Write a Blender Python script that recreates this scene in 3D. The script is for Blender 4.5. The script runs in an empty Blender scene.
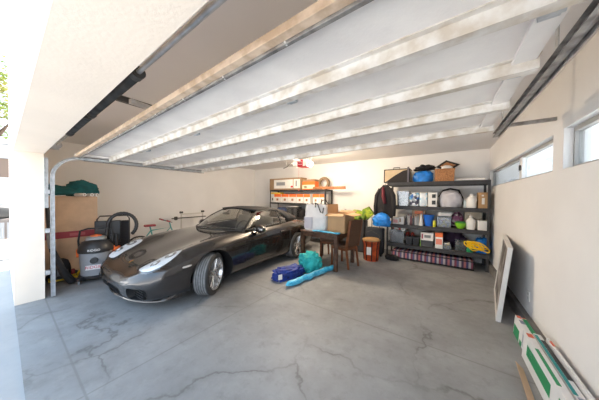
import bpy, bmesh, math, random
from mathutils import Vector, Matrix, noise
from mathutils.bvhtree import BVHTree
R = math.radians
PI = math.pi
random.seed(7)
scn = bpy.context.scene
C = scn.collection

# ------------------------------------------------------------ camera, sky, sun, exposure
cam_d = bpy.data.cameras.new('camera')
cam = bpy.data.objects.new('camera', cam_d)
C.objects.link(cam)
scn.camera = cam
cam_d.sensor_width = 36.0
cam_d.lens = 207.72 / 599 * 36.0
cam_d.clip_start = 0.02
cam_d.clip_end = 300
yaw, pitch, roll = R(34.854), R(-0.905), R(0.630)
cd = Vector((-math.sin(yaw) * math.cos(pitch), math.cos(yaw) * math.cos(pitch), math.sin(pitch)))
cr = Vector((math.cos(yaw), math.sin(yaw), 0))
cu = cr.cross(cd)
cr2 = cr * math.cos(roll) + cu * math.sin(roll)
cu2 = -cr * math.sin(roll) + cu * math.cos(roll)
mw = Matrix((cr2, cu2, -cd)).transposed().to_4x4()
mw.translation = Vector((0, 0, 1.5))
cam.matrix_world = mw

world = bpy.data.worlds.new('sky')
scn.world = world
world.use_nodes = True
wn, wl = world.node_tree.nodes, world.node_tree.links
bg = wn['Background']
tc = wn.new('ShaderNodeTexCoord')
sp = wn.new('ShaderNodeSeparateXYZ')
rp = wn.new('ShaderNodeValToRGB')
wl.new(tc.outputs['Generated'], sp.inputs[0])
wl.new(sp.outputs['Z'], rp.inputs[0])
rp.color_ramp.elements[0].position = 0.0
rp.color_ramp.elements[0].color = (0.86, 0.93, 1.0, 1)
rp.color_ramp.elements[1].position = 0.7
rp.color_ramp.elements[1].color = (0.50, 0.72, 1.0, 1)
wl.new(rp.outputs[0], bg.inputs[0])
bg.inputs[1].default_value = 2.1

sun_d = bpy.data.lights.new('sun', 'SUN')
sun_d.energy = 24.0
sun_d.angle = R(0.6)
sun_d.color = (1.0, 0.95, 0.87)
sun = bpy.data.objects.new('sun', sun_d)
C.objects.link(sun)
sun.rotation_euler = Vector((0.20, -0.55, -1.30)).to_track_quat('-Z', 'Y').to_euler()
sun.location = (-3, 8, 12)

vs = scn.view_settings
vs.view_transform = 'Standard'
vs.look = 'None'
vs.gamma = 1
vs.use_curve_mapping = False
vs.exposure = 0.72
scn.cycles.max_bounces = 10
scn.cycles.diffuse_bounces = 6
scn.cycles.use_denoising = True
scn.cycles.sample_clamp_indirect = 8

# ------------------------------------------------------------ materials
MATS = {}
def M(name, col, rough=0.6, metal=0.0, var=0.0, scale=8.0, bump=0.0, bscale=40.0, coat=0.0, var_col=None, emit=None, spec=0.5):
    if name in MATS:
        return MATS[name]
    m = bpy.data.materials.new(name)
    m.use_nodes = True
    n, l = m.node_tree.nodes, m.node_tree.links
    b = n['Principled BSDF']
    b.inputs['Base Color'].default_value = (*col, 1)
    b.inputs['Roughness'].default_value = rough
    b.inputs['Metallic'].default_value = metal
    b.inputs['Specular IOR Level'].default_value = spec
    b.inputs['Coat Weight'].default_value = coat
    b.inputs['Coat Roughness'].default_value = 0.05
    t = n.new('ShaderNodeTexCoord')
    nz = n.new('ShaderNodeTexNoise')
    nz.inputs['Scale'].default_value = scale
    nz.inputs['Detail'].default_value = 5
    l.new(t.outputs['Object'], nz.inputs['Vector'])
    if var > 0 or var_col:
        mx = n.new('ShaderNodeMix')
        mx.data_type = 'RGBA'
        c2 = var_col or tuple(max(0, c * (1 - var)) for c in col)
        mx.inputs[6].default_value = (*col, 1)
        mx.inputs[7].default_value = (*c2, 1)
        rr = n.new('ShaderNodeValToRGB')
        rr.color_ramp.elements[0].position = 0.4
        rr.color_ramp.elements[1].position = 0.62
        l.new(nz.outputs['Fac'], rr.inputs[0])
        l.new(rr.outputs[0], mx.inputs[0])
        l.new(mx.outputs[2], b.inputs['Base Color'])
    if bump > 0:
        n2 = n.new('ShaderNodeTexNoise')
        n2.inputs['Scale'].default_value = bscale
        n2.inputs['Detail'].default_value = 4
        l.new(t.outputs['Object'], n2.inputs['Vector'])
        bp = n.new('ShaderNodeBump')
        bp.inputs['Strength'].default_value = bump
        bp.inputs['Distance'].default_value = 0.01
        l.new(n2.outputs['Fac'], bp.inputs['Height'])
        l.new(bp.outputs[0], b.inputs['Normal'])
    if emit:
        b.inputs['Emission Color'].default_value = (*col, 1)
        b.inputs['Emission Strength'].default_value = emit
    MATS[name] = m
    return m

def glass(name, tint, refl=0.12, rough=0.0):
    if name in MATS:
        return MATS[name]
    m = bpy.data.materials.new(name)
    m.use_nodes = True
    n, l = m.node_tree.nodes, m.node_tree.links
    n.clear()
    o = n.new('ShaderNodeOutputMaterial')
    tr = n.new('ShaderNodeBsdfTransparent')
    tr.inputs[0].default_value = (*tint, 1)
    gl = n.new('ShaderNodeBsdfGlossy')
    gl.inputs['Roughness'].default_value = rough
    fr = n.new('ShaderNodeLayerWeight')
    fr.inputs['Blend'].default_value = refl
    mx = n.new('ShaderNodeMixShader')
    pw = n.new('ShaderNodeMath'); pw.operation = 'POWER'; pw.inputs[1].default_value = 4.0
    ma = n.new('ShaderNodeMath'); ma.operation = 'MULTIPLY_ADD'; ma.inputs[1].default_value = 0.8; ma.inputs[2].default_value = refl * 0.4
    fr.inputs['Blend'].default_value = 0.5
    l.new(fr.outputs['Facing'], pw.inputs[0]); l.new(pw.outputs[0], ma.inputs[0])
    l.new(ma.outputs[0], mx.inputs[0])
    l.new(tr.outputs[0], mx.inputs[1])
    l.new(gl.outputs[0], mx.inputs[2])
    l.new(mx.outputs[0], o.inputs[0])
    MATS[name] = m
    return m

def stripes(name, cols, axis=0, scale=1.0, rough=0.85):
    """fabric of repeating constant stripes along one object axis"""
    m = bpy.data.materials.new(name)
    m.use_nodes = True
    n, l = m.node_tree.nodes, m.node_tree.links
    b = n['Principled BSDF']
    b.inputs['Roughness'].default_value = rough
    t = n.new('ShaderNodeTexCoord')
    s = n.new('ShaderNodeSeparateXYZ')
    l.new(t.outputs['Object'], s.inputs[0])
    mu = n.new('ShaderNodeMath'); mu.operation = 'MULTIPLY'; mu.inputs[1].default_value = scale
    fr = n.new('ShaderNodeMath'); fr.operation = 'FRACT'
    l.new(s.outputs[axis], mu.inputs[0]); l.new(mu.outputs[0], fr.inputs[0])
    r = n.new('ShaderNodeValToRGB'); r.color_ramp.interpolation = 'CONSTANT'
    k = len(cols)
    r.color_ramp.elements[0].color = (*cols[0], 1)
    r.color_ramp.elements[1].position = 1 / k
    r.color_ramp.elements[1].color = (*cols[1], 1)
    for i in range(2, k):
        e = r.color_ramp.elements.new(i / k)
        e.color = (*cols[i], 1)
    l.new(fr.outputs[0], r.inputs[0]); l.new(r.outputs[0], b.inputs['Base Color'])
    MATS[name] = m
    return m

def patches(name, cols, scale=12.0, rough=0.5):
    """irregular printed colour patches (voronoi cells)"""
    m = bpy.data.materials.new(name)
    m.use_nodes = True
    n, l = m.node_tree.nodes, m.node_tree.links
    b = n['Principled BSDF']
    b.inputs['Roughness'].default_value = rough
    t = n.new('ShaderNodeTexCoord')
    v = n.new('ShaderNodeTexVoronoi'); v.inputs['Scale'].default_value = scale
    l.new(t.outputs['Object'], v.inputs['Vector'])
    s = n.new('ShaderNodeSeparateColor'); l.new(v.outputs['Color'], s.inputs[0])
    r = n.new('ShaderNodeValToRGB'); r.color_ramp.interpolation = 'CONSTANT'
    k = len(cols)
    r.color_ramp.elements[0].color = (*cols[0], 1)
    r.color_ramp.elements[1].position = 1 / k
    r.color_ramp.elements[1].color = (*cols[1], 1)
    for i in range(2, k):
        e = r.color_ramp.elements.new(i / k); e.color = (*cols[i], 1)
    l.new(s.outputs[0], r.inputs[0]); l.new(r.outputs[0], b.inputs['Base Color'])
    MATS[name] = m
    return m

# ------------------------------------------------------------ mesh helpers
class MB:
    def __init__(s):
        s.b = bmesh.new()
    def box(s, x0, x1, y0, y1, z0, z1, bev=0.0, mat=None):
        r = bmesh.ops.create_cube(s.b, size=1)
        vv = r['verts']
        bmesh.ops.scale(s.b, vec=(x1 - x0, y1 - y0, z1 - z0), verts=vv)
        bmesh.ops.translate(s.b, vec=((x0 + x1) / 2, (y0 + y1) / 2, (z0 + z1) / 2), verts=vv)
        if mat is not None:
            bmesh.ops.transform(s.b, matrix=mat, verts=vv)
        if bev > 0:
            ed = {e for v in vv for e in v.link_edges}
            bmesh.ops.bevel(s.b, geom=list(ed), offset=bev, segments=2, affect='EDGES', profile=0.5)
        return s
    def cyl(s, p0, p1, r0, r1=None, n=16, caps=True):
        p0, p1 = Vector(p0), Vector(p1)
        r1 = r0 if r1 is None else r1
        d = p1 - p0
        q = d.to_track_quat('Z', 'Y').to_matrix().to_4x4()
        q.translation = (p0 + p1) / 2
        bmesh.ops.create_cone(s.b, cap_ends=caps, segments=n, radius1=r0, radius2=r1, depth=d.length, matrix=q)
        return s
    def ball(s, c, r, u=16, v=10, sc=(1, 1, 1)):
        m = Matrix.Translation(Vector(c)) @ Matrix.Diagonal((*sc, 1))
        bmesh.ops.create_uvsphere(s.b, u_segments=u, v_segments=v, radius=r, matrix=m)
        return s
    def tube(s, pts, r, n=8, closed=False):
        pts = [Vector(p) for p in pts]
        rings = []
        N = len(pts)
        up = None
        for i, p in enumerate(pts):
            a = pts[(i - 1) % N] if (closed or i > 0) else p
            c = pts[(i + 1) % N] if (closed or i < N - 1) else p
            t = (c - a).normalized()
            if up is None:
                up = Vector((0, 0, 1)) if abs(t.z) < 0.9 else Vector((1, 0, 0))
            up = (up - t * up.dot(t))
            if up.length < 1e-5:
                up = t.orthogonal()
            up.normalize()
            sd = t.cross(up)
            rr = r[i] if isinstance(r, (list, tuple)) else r
            rings.append([s.b.verts.new(p + (up * math.cos(2 * PI * k / n) + sd * math.sin(2 * PI * k / n)) * rr) for k in range(n)])
        for i in range(N if closed else N - 1):
            A, B = rings[i], rings[(i + 1) % N]
            for k in range(n):
                s.b.faces.new((A[k], A[(k + 1) % n], B[(k + 1) % n], B[k]))
        if not closed:
            s.b.faces.new(rings[0][::-1]); s.b.faces.new(rings[-1])
        return s
    def lathe(s, prof, n=32, axis='Z', c=(0, 0, 0), closed=False):
        c = Vector(c)
        rings = []
        for r, h in prof:
            ring = []
            for k in range(n):
                a = 2 * PI * k / n
                if axis == 'Z': v = Vector((r * math.cos(a), r * math.sin(a), h))
                elif axis == 'X': v = Vector((h, r * math.cos(a), r * math.sin(a)))
                else: v = Vector((r * math.sin(a), h, r * math.cos(a)))
                ring.append(s.b.verts.new(c + v))
            rings.append(ring)
        m = len(rings)
        for i in range(m if closed else m - 1):
            A, B = rings[i], rings[(i + 1) % m]
            for k in range(n):
                s.b.faces.new((A[k], A[(k + 1) % n], B[(k + 1) % n], B[k]))
        if not closed:
            s.b.faces.new(rings[0][::-1]); s.b.faces.new(rings[-1])
        return s
    def prism(s, poly, d0, d1, plane='XZ'):
        def v3(a, b, d):
            return {'XZ': (a, d, b), 'XY': (a, b, d), 'YZ': (d, a, b)}[plane]
        A = [s.b.verts.new(v3(a, b, d0)) for a, b in poly]
        B = [s.b.verts.new(v3(a, b, d1)) for a, b in poly]
        k = len(poly)
        for i in range(k):
            s.b.faces.new((A[i], A[(i + 1) % k], B[(i + 1) % k], B[i]))
        s.b.faces.new(A[::-1]); s.b.faces.new(B)
        return s
    def grid(s, f, nu, nv, closeu=False):
        V = [[s.b.verts.new(f(i / (nu if closeu else nu - 1), j / (nv - 1))) for j in range(nv)] for i in range(nu)]
        for i in range(nu if closeu else nu - 1):
            for j in range(nv - 1):
                a = V[(i + 1) % nu]
                s.b.faces.new((V[i][j], a[j], a[j + 1], V[i][j + 1]))
        return s
    def blob(s, c, rx, ry, rz, amp=0.15, freq=3.0, seed=0, sub=4, sq=1.0, flat=True):
        """crumpled soft shape that sits on z = c.z"""
        r = bmesh.ops.create_icosphere(s.b, subdivisions=sub, radius=1)
        c = Vector(c)
        for v in r['verts']:
            p = v.co.copy()
            if sq != 1.0:
                p = Vector([math.copysign(abs(q) ** sq, q) for q in p])
            o = Vector((seed * 3.1, seed * 1.7, seed))
            k = 1 + amp * (noise.noise(v.co * freq + o) + 0.5 * noise.noise(v.co * freq * 2.3 + o) - 0.6 * abs(noise.noise(v.co * freq * 1.4 - o)))
            z = p.z * k * rz
            if flat:
                z = max(z, -rz * 0.62) + rz * 0.62
            v.co = c + Vector((p.x * k * rx, p.y * k * ry, z))
        return s
    def xf(s, m):
        bmesh.ops.transform(s.b, matrix=m, verts=s.b.verts)
        return s

def obj(name, mb, mat, parent=None, smooth=False, loc=None, rot=None, sub=0, label=None):
    me = bpy.data.meshes.new(name)
    bmesh.ops.recalc_face_normals(mb.b, faces=mb.b.faces)
    mb.b.to_mesh(me); mb.b.free()
    if mat: me.materials.append(mat)
    if smooth:
        for p in me.polygons: p.use_smooth = True
        if smooth != 'all':
            me.set_sharp_from_angle(angle=R(40))
    o = bpy.data.objects.new(name, me)
    C.objects.link(o)
    if parent: o.parent = parent
    if loc is not None: o.location = loc
    if rot is not None: o.rotation_euler = rot
    if sub:
        md = o.modifiers.new('sub', 'SUBSURF'); md.levels = sub; md.render_levels = sub
    if label: o['label'] = label
    return o

def tag(o, label, cat, group=None, kind=None):
    o['label'] = label; o['category'] = cat
    if group: o['group'] = group
    if kind: o['kind'] = kind
    return o
def thing(name, label, cat, loc=(0, 0, 0), rz=0.0, group=None):
    o = bpy.data.objects.new(name, None)
    C.objects.link(o)
    o.empty_display_size = 0.1
    o.location = loc; o.rotation_euler = (0, 0, rz)
    return tag(o, label, cat, group)
def struct(name, mb, mat, parent=None, **k):
    o = obj(name, mb, mat, parent, **k)
    if parent is None: o['kind'] = 'structure'
    return o
def text(name, s, size, mat, parent, loc, rot, depth=0.001, squash=1.0):
    cu_ = bpy.data.curves.new(name, 'FONT')
    cu_.body = s; cu_.size = size; cu_.extrude = depth
    cu_.align_x = 'CENTER'; cu_.align_y = 'CENTER'
    o = bpy.data.objects.new(name, cu_)
    C.objects.link(o)
    dg = bpy.context.evaluated_depsgraph_get()
    me = bpy.data.meshes.new_from_object(o.evaluated_get(dg))
    bpy.data.objects.remove(o)
    me.materials.clear(); me.materials.append(mat)
    t = bpy.data.objects.new(name, me)
    C.objects.link(t)
    t.parent = parent; t.location = loc; t.rotation_euler = rot; t.scale = (squash, 1, 1)
    return t
def baked(o):
    """apply modifiers into the mesh"""
    dg = bpy.context.evaluated_depsgraph_get()
    me = bpy.data.meshes.new_from_object(o.evaluated_get(dg), depsgraph=dg)
    o.modifiers.clear()
    o.data = me
    return o
def interp(xs, ys, x):
    if x <= xs[0]: return ys[0]
    if x >= xs[-1]: return ys[-1]
    for i in range(len(xs) - 1):
        if x <= xs[i + 1]:
            t = (x - xs[i]) / (xs[i + 1] - xs[i])
            return ys[i] * (1 - t) + ys[i + 1] * t

# ------------------------------------------------------------ room dimensions
XL, XR, YB, ZC = -6.88, 0.84, 6.41, 2.65
YO, YI = 0.09, 0.35            # outer and inner face of the front wall
JX0, JX1, HZ = -4.68, 0.36, 2.07

def concrete(name, base, dark, joints=True):
    m = bpy.data.materials.new(name)
    m.use_nodes = True
    n, l = m.node_tree.nodes, m.node_tree.links
    b = n['Principled BSDF']
    t = n.new('ShaderNodeTexCoord')
    def noise_(sc, det=6, rough=0.6):
        z = n.new('ShaderNodeTexNoise'); z.inputs['Scale'].default_value = sc
        z.inputs['Detail'].default_value = det; z.inputs['Roughness'].default_value = rough
        l.new(t.outputs['Object'], z.inputs['Vector']); return z
    def ramp(src, a, c):
        r = n.new('ShaderNodeMapRange'); r.inputs[1].default_value = a; r.inputs[2].default_value = c
        l.new(src, r.inputs[0]); return r.outputs[0]
    def math_(op, a, c):
        q = n.new('ShaderNodeMath'); q.operation = op
        for i, w in enumerate((a, c)):
            if w is None: continue
            if isinstance(w, (int, float)): q.inputs[i].default_value = w
            else: l.new(w, q.inputs[i])
        return q.outputs[0]
    def mix(fac, A, B_):
        x = n.new('ShaderNodeMix'); x.data_type = 'RGBA'
        l.new(fac, x.inputs[0])
        for i, w in ((6, A), (7, B_)):
            if isinstance(w, tuple): x.inputs[i].default_value = (*w, 1)
            else: l.new(w, x.inputs[i])
        return x.outputs[2]
    big = ramp(noise_(0.9, 7, 0.65).outputs['Fac'], 0.38, 0.68)
    col = mix(math_('MULTIPLY', big, 0.60), base, dark)
    sp_ = ramp(noise_(9, 8, 0.7).outputs['Fac'], 0.52, 0.75)
    col = mix(math_('MULTIPLY', sp_, 0.45), col, dark)
    sq_ = ramp(noise_(3.2, 9, 0.75).outputs['Fac'], 0.50, 0.72)
    col = mix(math_('MULTIPLY', sq_, 0.30), col, (0.42, 0.42, 0.41))
    if joints:
        # crack network: distorted voronoi edges, broken up by noise
        nz = noise_(1.6, 5)
        sc = n.new('ShaderNodeVectorMath'); sc.operation = 'SCALE'; sc.inputs['Scale'].default_value = 0.55
        l.new(nz.outputs['Color'], sc.inputs[0])
        ad = n.new('ShaderNodeVectorMath'); l.new(t.outputs['Object'], ad.inputs[0]); l.new(sc.outputs[0], ad.inputs[1])
        vo = n.new('ShaderNodeTexVoronoi'); vo.feature = 'DISTANCE_TO_EDGE'; vo.inputs['Scale'].default_value = 0.8
        l.new(ad.outputs[0], vo.inputs['Vector'])
        crack = ramp(vo.outputs['Distance'], 0.013, 0.0)
        halo = ramp(vo.outputs['Distance'], 0.06, 0.0)
        msk = ramp(noise_(0.7, 2).outputs['Fac'], 0.45, 0.56)
        crk = math_('MULTIPLY', math_('ADD', math_('MULTIPLY', crack, 0.50), math_('MULTIPLY', halo, 0.22)), msk)
        col = mix(crk, col, (0.10, 0.095, 0.09))
        s = n.new('ShaderNodeSeparateXYZ'); l.new(t.outputs['Object'], s.inputs[0])
        tot = None
        for ax, pos in ((0, -2.17), (1, 2.47), (1, YI)):
            dd = math_('ABSOLUTE', math_('SUBTRACT', s.outputs[ax], pos), None)
            ln = ramp(dd, 0.011, 0.004)
            h = ramp(dd, 0.06, 0.0)
            ln = math_('ADD', math_('MULTIPLY', ln, 0.5), math_('MULTIPLY', h, 0.10))
            tot = ln if tot is None else math_('MAXIMUM', tot, ln)
        col = mix(tot, col, (0.16, 0.155, 0.15))
    l.new(col, b.inputs['Base Color'])
    rg = n.new('ShaderNodeMapRange'); rg.inputs[3].default_value = 0.42; rg.inputs[4].default_value = 0.7
    l.new(noise_(3, 4).outputs['Fac'], rg.inputs[0]); l.new(rg.outputs[0], b.inputs['Roughness'])
    bp = n.new('ShaderNodeBump'); bp.inputs['Strength'].default_value = 0.08; bp.inputs['Distance'].default_value = 0.01
    l.new(noise_(60, 4).outputs['Fac'], bp.inputs['Height']); l.new(bp.outputs[0], b.inputs['Normal'])
    return m

m_floor = concrete('concrete_floor', (0.30, 0.305, 0.31), (0.13, 0.125, 0.12))
m_drive = concrete('concrete_driveway', (0.38, 0.38, 0.38), (0.30, 0.30, 0.30), False)
m_wall = M('painted_drywall', (0.84, 0.825, 0.815), 0.85, var=0.04, scale=1.5, bump=0.15, bscale=120)
m_stucco = M('cream_stucco', (0.93, 0.80, 0.67), 0.9, var=0.03, scale=3, bump=0.12, bscale=60)
m_ceil = M('ceiling_paint', (0.85, 0.83, 0.82), 0.9, var=0.03, scale=1.2)
m_curb = M('concrete_curb', (0.20, 0.19, 0.18), 0.85, var=0.35, scale=5, bump=0.4)

# floor and driveway
b = MB(); b.box(XL - .15, XR + .15, YO, YB + .15, -0.12, 0)
struct('floor', b, m_floor)
b = MB(); b.box(-40, 25, -40, YO, -0.135, -0.015); b.box(-40, XL - .15, YO - 0.008, 30, -0.135, -0.015); b.box(XR + .15, 25, YO - 0.008, 30, -0.135, -0.015)
struct('driveway', b, m_drive)
# walls
b = MB(); b.box(XL - .15, XL, YI, YB + .15, 0, ZC)
struct('wall_left', b, m_wall)
b = MB(); b.box(XL, XR, YB, YB + .15, 0, ZC)
struct('wall_back', b, m_wall)
b = MB()   # front wall with the door opening, tall outside face above it
b.box(XL - .22, JX0, YO, YI, -0.01, 5.2); b.box(JX1, XR + .15, YO, YI, -0.01, 5.2); b.box(JX0, JX1, YO, YI, HZ, 5.2)
bmesh.ops.remove_doubles(b.b, verts=b.b.verts, dist=1e-4)
struct('wall_front', b, m_stucco)
# right wall with two long openings
SZ, TZ = 1.765, 2.115
WA, WB_ = (3.0, 6.33), (0.75, 2.79)
b = MB()
X1 = XR + 0.15
b.box(XR, X1, YI, YB + .15, 0, SZ); b.box(XR, X1, YI, YB + .15, TZ, ZC)
b.box(XR, X1, YI, WB_[0], SZ, TZ); b.box(XR, X1, WB_[1], WA[0], SZ, TZ); b.box(XR, X1, WA[1], YB + .15, SZ, TZ)
struct('wall_right', b, m_wall)
b = MB(); b.box(XL - .15, XR + .15, YI, YB + .15, ZC, ZC + 0.15)
struct('ceiling', b, m_ceil)
b = MB(); b.box(XR - 0.055, XR, YI, YB, 0, 0.15, 0.006)
struct('baseboard_right', b, m_curb)
# windows
m_frame = M('window_frame_vinyl', (0.35, 0.34, 0.33), 0.5)
m_framew = M('white_vinyl', (0.8, 0.8, 0.8), 0.4)
m_pane = glass('window_glass', (0.80, 0.82, 0.82), 0.1)
m_pane2 = glass('window_glass_screen', (0.60, 0.60, 0.59), 0.1)
def window(n_, y0, y1, split):
    w = bpy.data.objects.new('window_%d' % n_, None); C.objects.link(w); w['kind'] = 'structure'
    w.location = (XR + .055, y0, SZ)
    L_, H_ = y1 - y0, TZ - SZ
    b = MB(); t = 0.028
    b.box(0, .05, 0, L_, 0, t); b.box(0, .05, 0, L_, H_ - t - .01, H_); b.box(0, .05, 0, t, t, H_ - t); b.box(0, .05, L_ - t, L_, t, H_ - t)
    obj('window_frame', b, m_frame, w)
    for s in split:
        b = MB(); b.box(-.012, .045, s - y0 - .05, s - y0 + .05, t, H_ - t, .004)
        st = obj('meeting_stile', b, m_framew, w)
        b = MB(); b.box(-.03, -.012, s - y0 - .022, s - y0 + .022, H_ * .40, H_ * .62, .004)
        obj('latch', b, M('black_plastic', (0.02, 0.02, 0.022), 0.45), st)
    cuts = [y0 + t] + list(split) + [y1 - t]
    for i in range(len(cuts) - 1):
        b = MB(); b.box(.02, .026, cuts[i] - y0, cuts[i + 1] - y0, t, H_ - t)
        obj('pane', b, m_pane2 if (n_ == 1 and i == 1) else m_pane, w)
window(1, *WA, (4.22,))
window(2, *WB_, ())
# electrical outlet on the right wall
t_ = thing('wall_outlet', 'white electrical outlet plate low on the right wall', 'outlet', (XR, 3.55, 0.36))
m_white = M('white_plastic', (0.82, 0.80, 0.77), 0.4)
b = MB(); b.box(-.006, 0, -.036, .036, -.058, .058, .003); obj('cover_plate', b, m_white, t_)
for s in (-.024, .024):
    b = MB(); b.cyl((-.010, 0, s), (-.004, 0, s), .015, n=16); obj('socket', b, M('outlet_grey', (0.5, 0.48, 0.46), 0.4), t_)

# ------------------------------------------------------------ overhead garage door
m_panel = M('galvanised_door_skin', (0.93, 0.88, 0.83), 0.6, var_col=(0.84, 0.79, 0.75), scale=3.0, bump=0.1, bscale=80)
m_strut = M('galvanised_strut', (0.82, 0.78, 0.73), 0.45, 0.15, var_col=(0.60, 0.52, 0.43), scale=9.0, bump=0.1)
m_dark = M('dark_steel', (0.10, 0.10, 0.10), 0.5, 0.5, var=0.4)
m_galv = M('galvanised_track', (0.58, 0.60, 0.62), 0.4, 0.6, var=0.25, scale=14)
m_gdark = M('weathered_track', (0.40, 0.38, 0.36), 0.45, 0.5, var_col=(0.20, 0.18, 0.17), scale=12)
m_wood = M('raw_wood_edge', (0.70, 0.54, 0.40), 0.7, var_col=(0.52, 0.37, 0.25), scale=14)
DX0, DX1 = -4.58, 0.36
tilt = math.atan2(0.10, 5.0)
door = thing('sectional_garage_door', 'large ribbed steel garage door rolled up under the ceiling', 'garage door', (-4.58, 0.60, 2.05))
door.rotation_euler = (0, -tilt, 0)
DL = DX1 - DX0
YS = [0.02, 0.53, 1.00, 1.55, 2.14]      # section limits, measured from the door bottom edge
for i in range(4):
    b = MB(); b.box(0, DL, YS[i] + (.078 if i == 0 else .004), YS[i + 1] - .004, 0.055, 0.10, .004)
    o = obj('door_section', b, m_panel, door)
    for x in (0.0, DL - 0.09):
        b = MB(); b.box(x, x + .09, YS[i] + .01, YS[i + 1] - .01, 0.035, 0.0545, .003)
        obj('end_stile', b, m_panel, o)
    ST = YS[i + 1] - 0.075
    b = MB()   # hat-shaped stiffener along the section
    y = ST
    b.prism([(y - .060, .0545), (y - .060, .049), (y - .030, .049), (y - .026, -.008), (y + .026, -.008), (y + .030, .049), (y + .060, .049), (y + .060, .0545),
             (y + .022, .0545), (y + .020, -.002), (y - .020, -.002), (y - .022, .0545)], 0.0, DL + .01, 'YZ')
    obj('stiffening_strut', b, m_strut, o)
    if i < 3:
        for x in (0.05, DL * .25, DL * .5, DL * .75, DL - .05):
            b = MB(); b.box(x - .03, x + .03, YS[i + 1] - .012, YS[i + 1] + .05, .028, .0545, .003); b.cyl((x - .035, YS[i + 1] + .02, .03), (x + .035, YS[i + 1] + .02, .03), .009, n=10)
            obj('hinge', b, m_galv, o)
b = MB(); b.box(-.02, DL + .02, 0.035, 0.075, 0.012, 0.05, .002)
obj('bottom_rail', b, m_wood, door, label='weathered tan wooden bottom rail')
b = MB(); b.box(-.02, DL + .02, .0755, .095, .0, .05, .003)
obj('bottom_strip', b, m_gdark, door)
for k in range(12):
    x = .25 + k * .42
    b = MB(); b.ball((x, .085, .006), .008, 8, 6); b.cyl((x, .07, .006), (x, .09, .006), .004, n=8)
    obj('bolt', b, m_white, door)
# tracks
def track(name, label, X, zt, s, mat, yend):
    t = thing(name, label, 'door track', (X, 0.42, 0))
    r = 0.30
    pts = [(0, 0, 0.02), (0, 0, zt - r)] + [(0, r - r * math.cos(a), zt - r + r * math.sin(a)) for a in [R(q) for q in range(10, 91, 10)]] + [(0, yend - .42, zt)]
    prof = [(-.028, -.018), (-.022, .018), (.022, .018), (.028, -.018)]
    b = MB(); rings = []
    for i, p in enumerate(pts):
        a = Vector(pts[max(0, i - 1)]); c = Vector(pts[min(len(pts) - 1, i + 1)])
        tt = (c - a).normalized(); nn = Vector((1, 0, 0)); uu = tt.cross(nn)
        ring = []
        for (h, d) in [(-.021, 0), (-.021, .004), (.018, .004), (.021, .0), (.021, -.004), (.018, 0), (-.018, 0), (-.018, -.004)]:
            ring.append(b.b.verts.new(Vector(p) + uu * h + nn * d * s * 5))
        rings.append(ring)
    for i in range(len(rings) - 1):
        for k in range(8):
            b.b.faces.new((rings[i][k], rings[i][(k + 1) % 8], rings[i + 1][(k + 1) % 8], rings[i + 1][k]))
    b.b.faces.new(rings[0]); b.b.faces.new(rings[-1][::-1])
    obj('rail', b, mat, t)
    b = MB(); b.box(-.005 * s, .03 * s, .32, yend - .42, zt + .028, zt + .033); b.box(.026 * s, .03 * s, .32, yend - .42, zt - .03, zt + .03)
    obj('reinforcing_angle', b, m_gdark, t)
    for z in (.35, .95, 1.5):
        b = MB(); b.box(-.02, .02, -.07, -.024, z, z + .06, .002); b.ball((0, -.03, z + .03), .010, 8, 6)
        obj('jamb_bracket', b, m_galv, t)
    for yy in (1.2, yend - .55):
        b = MB(); b.box(.03 * s, .035 * s, yy - .015, yy + .015, zt - .02, ZC)
        obj('hanger_strap', b, m_galv, t)
    return t
lt = track('door_track', 'curved galvanised left track rising beside the white jamb', -4.62, 2.05, -1, m_galv, 2.72)
rt = track('door_track', 'straight right track of the raised garage door', 0.425, 2.165, 1, m_gdark, 2.96)
b = MB(); b.prism([(0.0, 0), (.03, 0), (.03, .004), (.004, .004), (.004, .03), (0, .03)], 0, 0.36, 'YZ')
obj('wall_brace', b, m_gdark, rt, loc=(.03, 2.42, 2.21))
# jamb angle: perforated strip beside the left jamb
t_ = thing('jamb_angle', 'short steel angle fixed high on the wall beside the curved track', 'bracket', (-4.70, YI, 0))
b = MB(); b.box(0, .03, 0, .004, 1.30, 2.02); b.box(0, .004, .004, .04, 1.30, 2.02)
obj('angle_strip', b, m_galv, t_)
# torsion shaft with springs
t_ = thing('torsion_spring_shaft', 'dark torsion spring and shaft mounted inside above the door opening', 'spring', (-4.7, YI + .002, 2.215))
b = MB(); b.cyl((0.02, .11, 0), (5.15, .11, 0), .013, n=10); obj('shaft', b, m_galv, t_, smooth=True)
def spring(x0, x1, nm):
    b = MB(); prof = []
    N = int((x1 - x0) / .011)
    for i in range(N):
        x = x0 + (x1 - x0) * i / N
        prof += [(.026, x), (.031, x + .004), (.026, x + .009)]
    b.lathe(prof, 18, 'X', (0, .11, 0)); obj(nm, b, m_dark, t_)
spring(1.15, 2.05, 'spring'); spring(2.15, 3.15, 'spring')
for x in (1.10, 2.10, 3.20):
    b = MB(); b.cyl((x - .03, .11, 0), (x + .03, .11, 0), .036, n=16); obj('winding_cone', b, m_dark, t_)
b = MB(); b.box(2.07, 2.13, 0, .006, -.05, .09); b.box(2.097, 2.103, 0, .11, -.05, .04); obj('centre_bracket', b, m_dark, t_)
for x in (.06, 5.05):
    b = MB(); b.lathe([(.02, x), (.055, x), (.05, x + .01), (.05, x + .03), (.055, x + .04), (.02, x + .04)], 20, 'X', (0, .11, 0)); obj('cable_drum', b, m_galv, t_)
    b = MB(); b.box(x + (-.03 if x < 1 else .06), x + (-.024 if x < 1 else .066), 0, .14, -.07, .07); obj('end_bearing', b, m_galv, t_)
# steel bar on the ceiling behind the springs
b = MB(); b.box(-.025, .025, 0, .42, -.06, 0); b.box(-.04, .04, 0, .42, -.004, 0)
o = obj('ceiling_bar', b, m_dark, None, loc=(-3.12, .70, ZC)); tag(o, 'short black steel bar on the ceiling behind the spring', 'bracket')
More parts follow.
